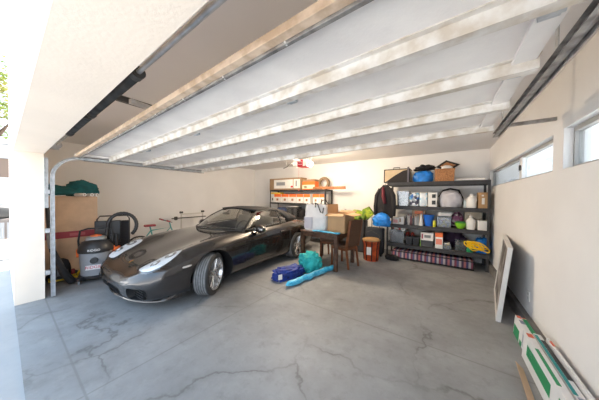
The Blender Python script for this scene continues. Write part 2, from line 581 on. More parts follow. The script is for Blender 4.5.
# opener
t_ = thing('garage_door_opener', 'white ceiling opener motor with a red front panel near the back wall', 'door opener', (-2.82, 4.18, 2.22), R(8))
b = MB(); b.box(-.17, .17, -.15, .15, 0, .15, .02); obj('housing', b, m_white, t_)
m_red = M('red_plastic', (0.55, 0.01, 0.03), 0.4)
b = MB(); b.box(-.07, .07, -.156, -.150, -.01, .155, .002); b.box(-.07, .15, -.13, .12, -.008, 0, .002); obj('front_panel', b, m_red, t_)
b = MB(); b.box(-.04, .045, -.159, -.1562, .085, .11); b.box(-.05, .05, -.159, -.1562, .03, .055); obj('panel_lettering', b, M('pale_pink_print', (0.75, 0.35, 0.38), 0.5), t_)
m_lamp = M('lamp_cover', (1.0, 0.80, 0.55), 0.5, emit=0.0)
for s in (-1, 1):
    b = MB(); b.box(.171 * s if s > 0 else -.23, .23 if s > 0 else -.171, -.10, .10, .02, .12, .02); obj('light_cover', b, M('lamp_cover_clear', (0.85, 0.83, 0.76), 0.3), t_)
for s in (-1, 1):
    b = MB(); b.tube([(s * .12, 0, .15), (s * .12, 0, ZC - 2.22)], .010, 6); obj('hanger_strap', b, m_dark, t_)
    b = MB(); b.tube([(s * .12, .1, .15), (s * .32, .1, ZC - 2.22)], .009, 6); obj('hanger_strap', b, m_dark, t_)
b = MB(); b.tube([(-.16, -.05, .10), (-.32, -.05, .10), (-.42, -.05, .02), (-.50, -.08, -.02)], .011, 6); b.tube([(-.42, -.05, .02), (-.46, -.04, .16)], .009, 6); obj('cable_arm', b, M('black_plastic', (0.02, 0.02, 0.022), 0.45), t_)
b = MB(); b.box(-.02, .02, -3.55, -.15, .10, .14); obj('drive_rail', b, m_galv, t_)
b = MB(); b.tube([(-.05, -.12, 0), (-.05, -.12, -.55)], .002, 5); b.ball((-.05, -.12, -.57), .015, 10, 8); obj('release_cord', b, m_red, t_)
ld = bpy.data.lights.new('opener_bulb', 'POINT'); ld.energy = 70; ld.color = (1.0, 0.82, 0.60); ld.shadow_soft_size = 0.14
for s in (-1, 1):
    lo = bpy.data.objects.new('opener_bulb', ld); C.objects.link(lo); lo.parent = t_; lo.location = (.30 * s, .05, .06)

# ------------------------------------------------------------ sports car (front faces the opening)
car = thing('sports_car', 'dark grey two-door sports car with a black soft top', 'car', (-3.665, 0.83, 0), R(2.6))
car.scale = (1, 1, .975)
def paint():
    m = bpy.data.materials.new('grey_metallic_paint'); m.use_nodes = True
    n, l = m.node_tree.nodes, m.node_tree.links
    b = n['Principled BSDF']
    b.inputs['Base Color'].default_value = (0.046, 0.041, 0.040, 1)
    b.inputs['Metallic'].default_value = 0.75
    b.inputs['Roughness'].default_value = 0.24
    b.inputs['Coat Weight'].default_value = 1.0
    b.inputs['Coat Roughness'].default_value = 0.02
    t = n.new('ShaderNodeTexCoord'); v = n.new('ShaderNodeTexNoise'); v.inputs['Scale'].default_value = 900
    l.new(t.outputs['Object'], v.inputs['Vector'])
    bp = n.new('ShaderNodeBump'); bp.inputs['Strength'].default_value = 0.0; bp.inputs['Distance'].default_value = 0.001
    l.new(v.outputs['Fac'], bp.inputs['Height']); l.new(bp.outputs[0], b.inputs['Normal'])
    return m
m_paint = paint()
m_blackp = M('black_trim', (0.012, 0.012, 0.013), 0.5)
m_rubber = M('tyre_rubber', (0.035, 0.035, 0.036), 0.75, bump=0.2, bscale=60)
m_tread = M('dusty_tread', (0.20, 0.20, 0.20), 0.9, var=0.25, scale=20)
m_alloy = M('silver_alloy', (0.72, 0.72, 0.73), 0.25, 0.9)
m_chrome = M('polished_silver', (0.85, 0.86, 0.88), 0.12, 1.0)
m_hlglass = glass('clear_lamp_glass', (0.96, 0.97, 0.98), 0.25)
KY = [0, .04, .12, .25, .45, .70, .95, 1.20, 1.45, 1.8, 2.2, 2.6, 3.0, 3.3, 3.6, 3.9, 4.15, 4.32, 4.41, 4.44]
KW = [.38, .60, .75, .83, .875, .895, .905, .895, .875, .868, .868, .872, .895, .915, .915, .885, .84, .76, .64, .50]
KC = [.39, .46, .515, .57, .635, .705, .77, .83, .88, .915, .92, .92, .93, .94, .93, .88, .79, .70, .62, .56]
KF = [.39, .47, .545, .625, .715, .785, .825, .84, .855, .875, .90, .915, .935, .95, .93, .87, .77, .68, .60, .55]
KB = [.27, .20, .16, .145, .14, .14, .14, .14, .14, .14, .14, .14, .14, .15, .17, .20, .23, .26, .32, .38]
def hl(y): return interp(KY, KW, y), interp(KY, KC, y), interp(KY, KF, y), interp(KY, KB, y)
ys_ = [0, .015, .04, .08, .14, .22, .32, .44, .58, .74, .90, 1.05, 1.20, 1.36, 1.55, 1.8, 2.1, 2.4, 2.7, 2.95, 3.15, 3.35, 3.55, 3.75, 3.95, 4.12, 4.26, 4.36, 4.42, 4.44]
b = MB(); rows = []
for y in ys_:
    w, zc, zf, zb = hl(y)
    zm = zb + (zf - zb) * .48
    half = [(0, zb), (.55 * w, zb), (.90 * w, zb + .015), (.975 * w, zb + .10), (w, zm), (.992 * w, zm + (zf - zm) * .45), (.965 * w, zf - (zf - zm) * .26), (.90 * w, zf - .035), (.80 * w, zf), (.66 * w, zf - (zf - zc) * .35 + .004), (.45 * w, zc - .004 + (zf - zc) * .15), (.22 * w, zc), (0, zc + .004)]
    ring = [b.b.verts.new((x, y, z)) for x, z in half] + [b.b.verts.new((-x, y, z)) for x, z in half[-2:0:-1]]
    rows.append(ring)
for i in range(len(rows) - 1):
    k = len(rows[0])
    for j in range(k):
        b.b.faces.new((rows[i][j], rows[i][(j + 1) % k], rows[i + 1][(j + 1) % k], rows[i + 1][j]))
b.b.faces.new(rows[0][::-1]); b.b.faces.new(rows[-1])
body = obj('body', b, m_paint, car, smooth='all', sub=2)
FY, RY = .96, 3.31
def cutter(mb, mat):
    me = bpy.data.meshes.new('c'); bmesh.ops.recalc_face_normals(mb.b, faces=mb.b.faces); mb.b.to_mesh(me); mb.b.free()
    me.materials.append(mat)
    o = bpy.data.objects.new('c', me); C.objects.link(o); o.parent = car
    return o
cuts = []
for s in (-1, 1):
    b = MB(); b.cyl((s * .50, FY, .335), (s * 1.1, FY, .335), .362, n=48); cuts.append(cutter(b, m_blackp))
    b = MB(); b.cyl((s * .56, RY, .335), (s * 1.1, RY, .335), .355, n=48); cuts.append(cutter(b, m_blackp))
    b = MB(); b.box(s * .60 - .135, s * .60 + .135, -.2, .18, .215, .365, .045); cuts.append(cutter(b, m_blackp))
b = MB(); b.box(-.31, .31, -.2, .10, .22, .315, .04); cuts.append(cutter(b, m_blackp))
# cockpit tub
b = MB(); b.box(-.58, .58, 1.62, 3.05, .32, 1.2, .06); cuts.append(cutter(b, m_blackp))
bpy.context.view_layer.update()
baked(body)
for c in cuts:
    md = body.modifiers.new('b', 'BOOLEAN'); md.operation = 'DIFFERENCE'; md.object = c; md.solver = 'EXACT'; md.material_mode = 'TRANSFER'
baked(body)
for c in cuts: bpy.data.objects.remove(c)
for p in body.data.polygons: p.use_smooth = True
body.data.set_sharp_from_angle(angle=R(35))
tree = BVHTree.FromPolygons([v.co for v in body.data.vertices], [p.vertices for p in body.data.polygons])
def skin_patch(name, outline, mapper, mat, parent, off=.004, rings=6, thick=0.0, smooth='all'):
    """outline: 2D points (star shaped); mapper(a, b) -> (origin, direction) for the ray onto the body"""
    ca = sum(p[0] for p in outline) / len(outline); cb = sum(p[1] for p in outline) / len(outline)
    b = MB(); R_ = []
    for k in range(rings, 0, -1):
        f = k / rings; row = []
        for (a, c) in outline:
            o_, d_ = mapper(ca + (a - ca) * f, cb + (c - cb) * f)
            h, nn, _, _ = tree.ray_cast(Vector(o_), Vector(d_).normalized(), 1.75)
            ff = f
            while h is None and ff > .2:
                ff *= .97
                o_, d_ = mapper(ca + (a - ca) * ff, cb + (c - cb) * ff)
                h, nn, _, _ = tree.ray_cast(Vector(o_), Vector(d_).normalized(), 1.75)
            lift = off if k < rings else -.004
            row.append(b.b.verts.new(h + nn * lift))
        R_.append(row)
    o_, d_ = mapper(ca, cb); h, nn, _, _ = tree.ray_cast(Vector(o_), Vector(d_).normalized(), 3)
    cv = b.b.verts.new(h + nn * off)
    n_ = len(outline)
    for i in range(len(R_) - 1):
        for j in range(n_): b.b.faces.new((R_[i][j], R_[i][(j + 1) % n_], R_[i + 1][(j + 1) % n_], R_[i + 1][j]))
    for j in range(n_): b.b.faces.new((R_[-1][j], R_[-1][(j + 1) % n_], cv))
    return obj(name, b, mat, parent, smooth=smooth)
def smooth_poly(pts, n=5):
    out = []; k = len(pts)
    for i in range(k):
        p0, p1, p2, p3 = (Vector(pts[(i + q - 1) % k]) for q in range(4))
        for j in range(n):
            t = j / n
            v = .5 * ((2 * p1) + (-p0 + p2) * t + (2 * p0 - 5 * p1 + 4 * p2 - p3) * t * t + (-p0 + 3 * p1 - 3 * p2 + p3) * t ** 3)
            out.append((v.x, v.y))
    return out
top = lambda a, c: ((a, c, 2.0), (0, 0, -1))
# headlights (plan view outline x, y), left and right
HL = [(.42, .15), (.56, .115), (.68, .15), (.755, .25), (.78, .36), (.765, .48), (.71, .59), (.63, .63), (.545, .58), (.49, .45), (.46, .30)]
for s in (-1, 1):
    ol = smooth_poly([(s * x, y) for x, y in HL], 4)
    o = skin_patch('headlight', ol, top, M('lamp_housing', (0.86, 0.87, 0.89), 0.4, 0.3), car, off=.003)
    cx, cy = sum(p[0] for p in ol) / len(ol), sum(p[1] for p in ol) / len(ol)
    skin_patch('headlight_seam', [(cx + (x - cx) * 1.05, cy + (y - cy) * 1.03) for x, y in ol], top, m_blackp, o, off=.0015)
    for (x, y, r) in ((.645, .46, .066), (.62, .28, .055)):
        circ = [(s * x + r * math.cos(q * PI / 8), y + r * 1.2 * math.sin(q * PI / 8)) for q in range(16)]
        skin_patch('reflector', circ, top, M('lamp_reflector', (0.62, 0.64, 0.67), 0.12, 1.0), o, off=.008)
        circ = [(s * x + r * .4 * math.cos(q * PI / 6), y + r * .5 * math.sin(q * PI / 6)) for q in range(12)]
        skin_patch('bulb', circ, top, M('lamp_bulb', (0.9, 0.9, 0.9), 0.3), o, off=.014)
    skin_patch('lens', ol, top, m_hlglass, o, off=.022)
# hood shut line, crest
def skin_line(name, pts, w, mat, parent, off=.0015, dirn=(0, 0, -1), back=(0, 0, 1.2)):
    b = MB(); L_ = []
    P_ = [Vector(p) for p in pts]
    den = []
    for i in range(len(P_) - 1):
        for j in range(6): den.append(P_[i].lerp(P_[i + 1], j / 6))
    den.append(P_[-1])
    hits = []
    for p in den:
        h, nn, _, _ = tree.ray_cast(p + Vector(back), Vector(dirn).normalized(), 4)
        if h is None: continue
        hits.append((h, nn))
    for i, (h, nn) in enumerate(hits):
        a = hits[max(0, i - 1)][0]; c = hits[min(len(hits) - 1, i + 1)][0]
        sd = (c - a).normalized().cross(nn).normalized() * w
        L_.append((b.b.verts.new(h + nn * off + sd), b.b.verts.new(h + nn * off - sd)))
    for i in range(len(L_) - 1):
        b.b.faces.new((L_[i][0], L_[i + 1][0], L_[i + 1][1], L_[i][1]))
    return obj(name, b, mat, parent)
skin_line('hood_gap', [(-.60, 1.28, 0), (-.58, 1.0, 0), (-.55, .75, 0), (-.50, .50, 0), (-.42, .28, 0), (-.25, .20, 0), (0, .175, 0), (.25, .20, 0), (.42, .28, 0), (.50, .50, 0), (.55, .75, 0), (.58, 1.0, 0), (.60, 1.28, 0)], .0035, m_blackp, car)
side = dict(dirn=(-1, 0, 0), back=(1.2, 0, 0))
for s in (1, -1):
    sd_ = dict(dirn=(-s, 0, 0), back=(1.2 * s, 0, 0))
    skin_line('door_gap', [(0, 1.62, .86), (0, 1.60, .60), (0, 1.62, .36), (0, 1.75, .28), (0, 2.6, .28), (0, 2.80, .40), (0, 2.86, .60), (0, 2.90, .86)], .003, m_blackp, car, **sd_)
    skin_line('rocker_line', [(0, 1.38, .20), (0, 2.9, .20)], .012, m_blackp, car, **sd_)
    # side air intake ahead of the rear wheel
    fr = lambda a, c, s=s: ((1.5 * s, a, c), (-s, 0, 0))
    skin_patch('side_intake', smooth_poly([(2.93, .50), (2.99, .48), (3.0, .62), (2.99, .74), (2.93, .72)], 3), fr, m_blackp, car, off=.002)
    skin_patch('side_marker', smooth_poly([(.50, .545), (.60, .55), (.61, .575), (.50, .57)], 3), fr, M('amber_clear_lens', (0.55, 0.50, 0.46), 0.3), car, off=.004)
crest = [(0, .195), (.022, .20), (.026, .235), (.022, .262), (0, .268), (-.022, .262), (-.026, .235), (-.022, .20)]
o = skin_patch('crest_badge', crest, top, M('badge_gold', (0.75, 0.55, 0.18), 0.25, 1.0), car, off=.004, rings=3)
skin_patch('badge_field', [(x * .5, .233 + (y - .233) * .5) for x, y in crest], top, m_red, o, off=.006, rings=2)
# intake slats
for s in (-1, 1):
    b = MB()
    for k in range(4): b.box(s * .60 - .125, s * .60 + .125, .10, .125, .238 + k * .031, .247 + k * .031)
    obj('intake_slats', b, m_blackp, car)
b = MB()
for k in range(3): b.box(-.29, .29, .055, .07, .242 + k * .026, .248 + k * .026)
obj('intake_slats', b, m_blackp, car)
# front lip spoiler
b = MB()
def lip(u, v):
    y = .01 + .62 * abs(2 * u - 1) ** 3.2
    x = (2 * u - 1) * .86
    x = math.copysign(min(abs(x), interp(KY, KW, y) * 1.0 + .004), x)
    return Vector((x, y + (-.012 if v > .5 else .02), .135 if v > .5 else .165))
for side_ in (0,):
    V = []
    for i in range(41):
        u = i / 40; a = (2 * u - 1) * PI / 2
        x = math.sin(a) * .80; y = .50 - .44 * math.cos(a) ** .75 if math.cos(a) > 0 else .50
        V.append([b.b.verts.new(Vector((x, y + dy, z))) for dy, z in ((0.03, .185), (-.015, .165), (-.02, .150), (0.03, .140))])
    for i in range(40):
        for j in range(4): b.b.faces.new((V[i][j], V[i][(j + 1) % 4], V[i + 1][(j + 1) % 4], V[i + 1][j]))
    b.b.faces.new(V[0]); b.b.faces.new(V[-1][::-1])
obj('front_lip', b, m_paint, car, smooth=True)
# greenhouse
def wsf(u, v):
    a = (2 * u - 1)
    bx, by, bz = a * .70, 1.36 + .34 * a * a, .905 - .02 * a * a
    tx, ty, tz = a * .53, 2.10 + .13 * a * a, 1.262 - .045 * a * a
    p = Vector((bx, by, bz)).lerp(Vector((tx, ty, tz)), v)
    return p + Vector((0, -.35, .8)).normalized() * (.045 * math.sin(PI * v) * (1 - .3 * a * a))
m_ws = glass('windshield_glass', (0.70, 0.72, 0.70), 0.5)
b = MB(); b.grid(wsf, 25, 13); obj('windshield', b, m_ws, car, smooth='all')
b = MB()
b.tube([wsf(0, v / 10) + Vector((-.004, .01, 0)) for v in range(-1, 11)], .022, 8)
b.tube([wsf(1, v / 10) + Vector((.004, .01, 0)) for v in range(-1, 11)], .022, 8)
b.tube([wsf(u / 16, 1.0) + Vector((0, .01, .003)) for u in range(17)], .020, 8)
obj('windshield_frame', b, m_blackp, car, smooth=True)
b = MB(); b.tube([wsf(u / 16, 0) + Vector((0, -.012, .0)) for u in range(17)], .014, 6)
obj('cowl_trim', b, m_blackp, car)
m_soft = M('black_canvas', (0.016, 0.016, 0.018), 0.85, bump=0.3, bscale=300)
def roofc(y):   # centre height
    return interp([2.10, 2.3, 2.55, 2.8, 3.05, 3.3, 3.5, 3.68, 3.80], [1.268, 1.287, 1.295, 1.285, 1.25, 1.18, 1.10, 1.01, .94], y)
def lower(y):
    return (interp([2.2, 2.6, 2.86, 2.98, 3.12, 3.4, 3.65, 3.80], [.545, .575, .590, .635, .70, .69, .60, .42], y),
            interp([2.2, 2.6, 2.86, 2.98, 3.12, 3.4, 3.65, 3.80], [1.222, 1.225, 1.19, 1.06, .94, .935, .925, .925], y))
def softf(u, v):
    yl = 2.22 + (3.80 - 2.22) * v
    a = 2 * u - 1
    y = yl - (.12 * (1 - abs(a) ** 2)) * (1 - v) + 0
    lx, lz = lower(yl); zc = roofc(y)
    t = abs(a)
    ang = t * PI / 2
    e = .62
    x = lx * (math.sin(ang) ** e)
    z = lz + (zc - lz) * (math.cos(ang) ** (e + .05) if t < 1 else 0)
    return Vector((math.copysign(x, a), y, z))
b = MB(); b.grid(softf, 41, 33)
so = obj('soft_top', b, m_soft, car, smooth='all')
md = so.modifiers.new('t', 'SOLIDIFY'); md.thickness = .012; md.offset = -1
# rear window in the soft top
def rwf(u, v):
    p = softf(.30 + .40 * u, .70 + .2 * v); return p + Vector((0, .004, .006))
b = MB(); b.grid(rwf, 9, 6); obj('rear_window', b, M('dark_rear_glass', (0.02, 0.02, 0.02), 0.05), so)
# side windows, rails and mirrors
m_sg = glass('side_glass', (0.78, 0.76, 0.72), 0.35)
for s in (-1, 1):
    def swf(u, v):
        y = 1.75 + (2.98 - 1.75) * u
        zt = interp([1.75, 2.15, 2.3, 2.6, 2.86, 2.98], [.93, 1.185, 1.21, 1.215, 1.18, 1.06], y)
        xt = interp([1.75, 2.15, 2.3, 2.6, 2.86, 2.98], [.715, .575, .557, .57, .588, .64], y)
        z0 = interp([1.75, 2.3, 3.0], [.89, .91, .93], y)
        p = Vector((.735, y, z0)).lerp(Vector((xt, y, zt)), v) + Vector((.018 * math.sin(PI * v), 0, 0))
        return Vector((p.x * s, p.y, p.z))
    b = MB(); b.grid(swf, 21, 7); obj('side_window', b, m_sg, car, smooth='all')
    b = MB(); b.tube([swf(u / 12, 1.0) + Vector((0, 0, .004)) for u in range(13)], .010, 6); b.tube([swf(u / 8, 0) for u in range(9)], .011, 6)
    b.tube([swf(.84, v / 4) + Vector((.004 * s, 0, 0)) for v in range(5)], .013, 6)
    obj('window_seal', b, m_blackp, car)
    # door mirror
    mr = MB(); mr.blob((s * .90, 1.93, .90), .115, .065, .075, amp=.02, sub=3, sq=.85, flat=False); mr.xf(Matrix.Identity(4))
    mo = obj('door_mirror', mr, m_paint, car, smooth='all')
    b = MB(); b.tube([(s * .76, 1.88, .875), (s * .84, 1.91, .885)], .022, 8); obj('mirror_stalk', b, m_blackp, mo)
    b = MB(); b.box(s * .90 - .09, s * .90 + .09, 1.985, 1.992, .855, .945, .003); obj('mirror_glass', b, m_chrome, mo)
    b = MB(); b.box(s * .905 - .095, s * .905 + .095, 1.868, 1.90, .882, .915, .012); obj('mirror_highlight_cap', b, M('mirror_highlight_silver', (0.6, 0.6, 0.6), 0.25, 0.8), mo)  # highlight on the mirror housing, put in as a bright silver strip
    # door handle
    b = MB(); b.box(s * .862 - .02, s * .862 + .02, 2.62, 2.80, .735, .765, .012); obj('door_handle', b, m_paint, car)
# interior
m_leather = M('grey_leather', (0.20, 0.19, 0.17), 0.55)
for s in (-1, 1):
    b = MB(); b.box(s * .33 - .24, s * .33 + .24, 2.05, 2.55, .42, .56, .05)
    st = obj('car_seat', b, m_leather, car, smooth=True)
    b = MB(); b.box(-.22, .22, -.06, .06, 0, .58, .05); b.box(-.13, .13, -.05, .05, .58, .70, .04); b.xf(Matrix.Translation((s * .33, 2.55, .50)) @ Matrix.Rotation(R(-18), 4, 'X'))
    obj('seat_back', b, m_leather, st, smooth=True)
b = MB(); b.box(-.60, .60, 1.62, 1.95, .66, .86, .05); obj('dashboard', b, M('dash_plastic', (0.05, 0.048, 0.045), 0.6), car, smooth=True)
b = MB(); b.tube([(.33 + .18 * math.cos(q * PI / 10), 2.02 + .05 * math.sin(q * PI / 10), .84 + .17 * math.sin(q * PI / 10)) for q in range(20)], .014, 6, closed=True)
b.box(.18, .48, 2.0, 2.03, .83, .85); b.cyl((.33, 1.93, .82), (.33, 2.03, .845), .05, n=12); obj('steering_wheel', b, m_blackp, car)
b = MB(); b.box(-.10, .10, 1.86, 1.875, 1.14, 1.185, .006); b.tube([(0, 1.87, 1.18), (0, 1.95, 1.23)], .006, 6); obj('inside_mirror', b, m_blackp, car)
# wipers
b = MB()
b.tube([wsf(.30, 0) + Vector((0, -.01, .012)), wsf(.62, .04) + Vector((0, -.02, .02)), wsf(.78, .10) + Vector((0, -.02, .018))], .006, 6)
b.tube([wsf(.72, 0) + Vector((0, -.01, .012)), wsf(.92, .06) + Vector((0, -.02, .02))], .006, 6)
obj('wiper', b, m_blackp, car)
# rear wing slot / tail lamps
for s in (-1, 1):
    b = MB(); b.box(s * .62 - .13, s * .62 + .13, 4.20, 4.37, .60, .70, .03); obj('tail_lamp', b, m_red, car)
# wheels
def wheel(x, y, s, steer, w):
    W = bpy.data.objects.new('wheel', None); C.objects.link(W); W.parent = car
    W.location = (x, y, .318); W.rotation_euler = (0, 0, steer)
    hw = w / 2
    b = MB(); b.lathe([(.232, -hw + .01), (.262, -hw), (.296, -hw + .002), (.312, -hw + .016), (.314, -hw + .03), (.314, hw - .03), (.312, hw - .016), (.296, hw - .002), (.262, hw), (.232, hw - .01), (.225, 0)], 56, 'X', closed=True)
    ty = obj('tyre', b, m_rubber, W, smooth=True)
    b = MB(); nb = 5; bw = (w - .05) / nb
    for k in range(nb):
        x0 = -hw + .025 + k * bw
        b.lathe([(.310, x0 + .004), (.318, x0 + .005), (.318, x0 + bw - .005), (.310, x0 + bw - .004)], 56, 'X', closed=True)
    obj('tread', b, m_tread, ty)
    b = MB(); b.lathe([(.232, s * (hw - .004)), (.240, s * (hw - .001)), (.240, s * (hw - .012)), (.222, s * (hw - .02)), (.205, s * (hw - .07)), (.20, -s * hw * .8), (.214, -s * hw * .9), (.214, s * (hw - .07)), (.228, s * (hw - .012))], 48, 'X', closed=True)
    rim = obj('rim', b, m_alloy, W, smooth=True)
    for k in range(5):
        sp_ = MB()
        for d in (-.17, .17):
            a0 = 2 * PI * k / 5 + .3; a1 = a0 + d
            P0 = Vector((s * (hw - .045), .05 * math.cos(a0 + d * 1.5), .05 * math.sin(a0 + d * 1.5)))
            P1 = Vector((s * (hw - .022), .218 * math.cos(a1), .218 * math.sin(a1)))
            sp_.tube([P0, P0.lerp(P1, .5) + Vector((s * .006, 0, 0)), P1], [.018, .013, .015], 8)
        obj('spoke', sp_, m_alloy, rim, smooth=True)
    b = MB(); b.lathe([(.001, s * (hw - .028)), (.03, s * (hw - .03)), (.062, s * (hw - .04)), (.066, s * (hw - .06)), (.001, s * (hw - .07))], 24, 'X'); obj('hub_cap', b, m_alloy, rim, smooth=True)
    b = MB(); b.lathe([(.03, s * .0), (.165, s * .0), (.165, s * .022), (.03, s * .022)], 32, 'X', closed=True); obj('brake_disc', b, M('brake_steel', (0.25, 0.25, 0.26), 0.35, 0.9), W)
wheel(.775, FY, 1, R(30), .215)
wheel(-.775, FY, -1, R(30), .215)
wheel(.79, RY, 1, 0, .255)
wheel(-.79, RY, -1, 0, .255)
# ------------------------------------------------------------ left front corner
m_card = M('cardboard', (0.62, 0.43, 0.29), 0.85, var=0.10, scale=6, bump=0.1)
m_cardd = M('cardboard_inside', (0.36, 0.23, 0.13), 0.85, var=0.15, scale=6)
m_blackpl = M('black_plastic', (0.02, 0.02, 0.022), 0.45)
m_orange = M('orange_plastic', (0.85, 0.16, 0.02), 0.4)
m_grey = M('grey_plastic', (0.22, 0.225, 0.23), 0.4)
m_silver = M('silver_grey_plastic', (0.27, 0.28, 0.30), 0.4)
m_red2 = M('dark_red_print', (0.36, 0.05, 0.07), 0.6)
m_yellow = M('yellow_plastic', (0.80, 0.52, 0.02), 0.4)
t = thing('cardboard_box', 'tall brown cardboard box with a dark red band near the left wall', 'box', (-5.78, .82, 0), R(-3))
b = MB(); b.box(-.17, .17, -.40, .27, 0, 1.46, .004); obj('carton', b, m_card, t)
b = MB(); b.box(.1705, .1725, -.40, .27, .70, .82); b.box(-.17, .17, .2705, .2725, .70, .82); obj('printed_band', b, m_red2, t)
b = MB(); b.box(.1727, .1737, -.10, .10, .735, .785); obj('print_block', b, M('faded_red_print', (0.50, 0.12, 0.13), 0.6), t)
b = MB(); b.box(-.02, .02, -.40, .27, 1.4605, 1.4625); obj('tape', b, M('packing_tape', (0.45, 0.34, 0.22), 0.3), t)
# teal folded canvas on the tall box
m_teal = M('teal_canvas', (0.012, 0.13, 0.135), 0.8, var=0.35, scale=9, bump=0.5, bscale=22)
b = MB()
def tarp(u, v):
    x = -.25 + .36 * u; y = -.46 + .78 * v
    h = .17 * math.exp(-((v - .25) / .35) ** 2) + .12 * math.exp(-((v - .85) / .3) ** 2)
    h *= (math.sin(PI * u) ** .5 if 0 < u < 1 else 0)
    h += .03 * noise.noise(Vector((u * 6, v * 7, 1)))
    return Vector((x, y, max(.0, h) + .006 + .03 * v))
b.grid(tarp, 26, 40)
o = obj('canvas_bundle', b, m_teal, None, smooth='all', loc=(-5.78, .80, 1.463)); tag(o, 'dark teal canvas bundle heaped on top of the tall cardboard box', 'canvas')
md = o.modifiers.new('t', 'SOLIDIFY'); md.thickness = .02; md.offset = 1
b = MB(); b.blob((-.08, .10, .0), .17, .24, .20, amp=.25, freq=2, seed=3, sub=4)
obj('bunched_fold', b, m_teal, o, smooth='all')
for k, (dy, rz) in enumerate(((.02, 20), (.15, 4), (.23, 0))):
    t2 = thing('paper_roll', ['slanting white roll lying at the left end of the tall box top', 'middle white roll on the tall cardboard box edge', 'white roll at the far right corner of the tall box top'][k], 'roll', (-5.555, .84 + dy - .02, 1.492), R(rz), 'white rolls on the tall box')
    b = MB(); b.cyl((-.12, 0, 0), (.12, 0, 0), .028, n=18); obj('roll', b, m_white, t2, smooth=True)
    b = MB(); b.cyl((.119, 0, 0), (.1215, 0, 0), .013, n=12); obj('core', b, m_cardd, t2)
# wet and dry vacuum
t = thing('shop_vacuum', 'grey and black wet-dry shop vacuum with orange latches by the car nose', 'vacuum cleaner', (-5.06, .96, 0), R(72))
t.scale = (1.06, 1.06, 1.06)
K = Vector((0, 0, 0))
b = MB(); b.lathe([(.17, .09), (.185, .10), (.205, .45), (.208, .47)], 40); obj('drum', b, m_silver, t, smooth=True)
b = MB(); b.lathe([(.19, .472), (.222, .475), (.225, .51), (.205, .58), (.17, .64), (.11, .67), (.001, .68)], 40); obj('lid', b, m_blackpl, t, smooth=True)
b = MB(); b.blob((0, 0, .64), .13, .10, .055, amp=.02, sub=3, sq=.7); h = obj('motor_cap', b, m_grey, t, smooth=True)
b = MB(); b.lathe([(.05, .70), (.075, .705), (.07, .735), (.001, .75)], 24); obj('orange_dial', b, m_orange, t, smooth=True)
b = MB(); b.tube([(-.20, 0, .50), (-.21, 0, .66), (-.19, 0, .82), (-.10, 0, .85), (.10, 0, .85), (.19, 0, .82), (.21, 0, .66), (.20, 0, .50)], .013, 8); obj('carry_handle', b, m_blackpl, t, smooth=True)
for a in (-1, 1):
    b = MB(); b.box(a * .215 - .018, a * .215 + .018, -.035, .035, .40, .53, .012); obj('side_latch', b, m_orange, t)
b = MB(); b.cyl((0, -.17, .36), (0, -.235, .36), .052, .046, n=24); b.cyl((0, -.235, .36), (0, -.237, .36), .046, n=24); obj('hose_port', b, m_blackpl, t)
b = MB(); b.cyl((.09, -.16, .13), (.09, -.215, .13), .036, n=20); obj('drain_plug', b, m_blackpl, t)
b = MB(); b.box(-.10, .10, -.204, -.198, .215, .285); b.box(-.10, .10, -.206, -.2, .215, .223)
o = obj('name_label', b, M('white_label', (0.75, 0.74, 0.74), 0.5), t)
text('label_lettering', 'RIDGID', .062, m_red, o, (0, -.2065, .252), (R(90), 0, 0), .0008)
text('lid_lettering', 'RIDGID', .045, M('white_label', (0.75, 0.74, 0.74), 0.5), t, (0, -.226, .525), (R(72), 0, 0), .0008)
b = MB(); b.lathe([(.15, .06), (.20, .07), (.205, .10), (.18, .11), (.15, .11)], 32, closed=True); obj('dolly_ring', b, m_blackpl, t)
for k in range(4):
    a = PI / 4 + k * PI / 2
    f = MB(); f.box(-.035, .035, .16, .275, .05, .105, .012, Matrix.Rotation(a, 4, 'Z')); fo = obj('foot', f, m_blackpl, t)
    f = MB(); cx, cy = -math.sin(a) * .245, math.cos(a) * .245; f.cyl((cx - .012, cy, .03), (cx + .012, cy, .03), .03, n=18); obj('caster', f, m_grey, fo)
# accessory pocket and hose on the far side of the drum
b = MB(); b.box(.12, .30, -.02, .14, .28, .50, .02); obj('tool_pocket', b, m_orange, t)
for (x, r) in ((.17, .02), (.24, .022)):
    b = MB(); b.cyl((x, .06, .40), (x + .01, .07, .72), r, n=14); obj('nozzle', b, m_blackpl, t)
hp = []
for q in range(41):
    a = R(-50 + q * 235 / 40)
    hp.append((.33 + .20 * math.cos(a), .12, .86 + .22 * math.sin(a)))
hp = hp + [(.10, .10, .62), (.06, .05, .52)]
b = MB(); b.tube(hp, [(.030 if i % 2 else .026) for i in range(len(hp))], 10); obj('coiled_hose', b, m_blackpl, t, smooth=True)
b = MB(); b.box(-.05, .30, .20, .23, .55, .95, .012); obj('filter_board', b, m_blackpl, t)
# folding hand cart behind the vacuum
t = thing('folding_cart', 'black folding cart frame standing behind the shop vacuum', 'cart', (-5.40, 1.28, 0), R(78))
b = MB(); b.tube([(-.24, 0, .12), (-.24, 0, 1.02), (-.20, 0, 1.08), (.20, 0, 1.08), (.24, 0, 1.02), (.24, 0, .12)], .012, 8); b.tube([(-.24, 0, .6), (.24, 0, .6)], .009, 6)
obj('frame', b, m_blackpl, t, smooth=True)
b = MB(); b.box(-.23, .23, -.02, .02, .18, .98, .01); obj('fabric_panel', b, M('black_fabric', (0.02, 0.022, 0.03), 0.9), t)
for x in (-.24, .24):
    b = MB(); b.cyl((x - .015, 0, .10), (x + .015, 0, .10), .10, n=24); obj('wheel', b, m_rubber, t)
b = MB(); b.box(-.22, .22, -.20, 0, .02, .04, .004); obj('toe_plate', b, m_blackpl, t)
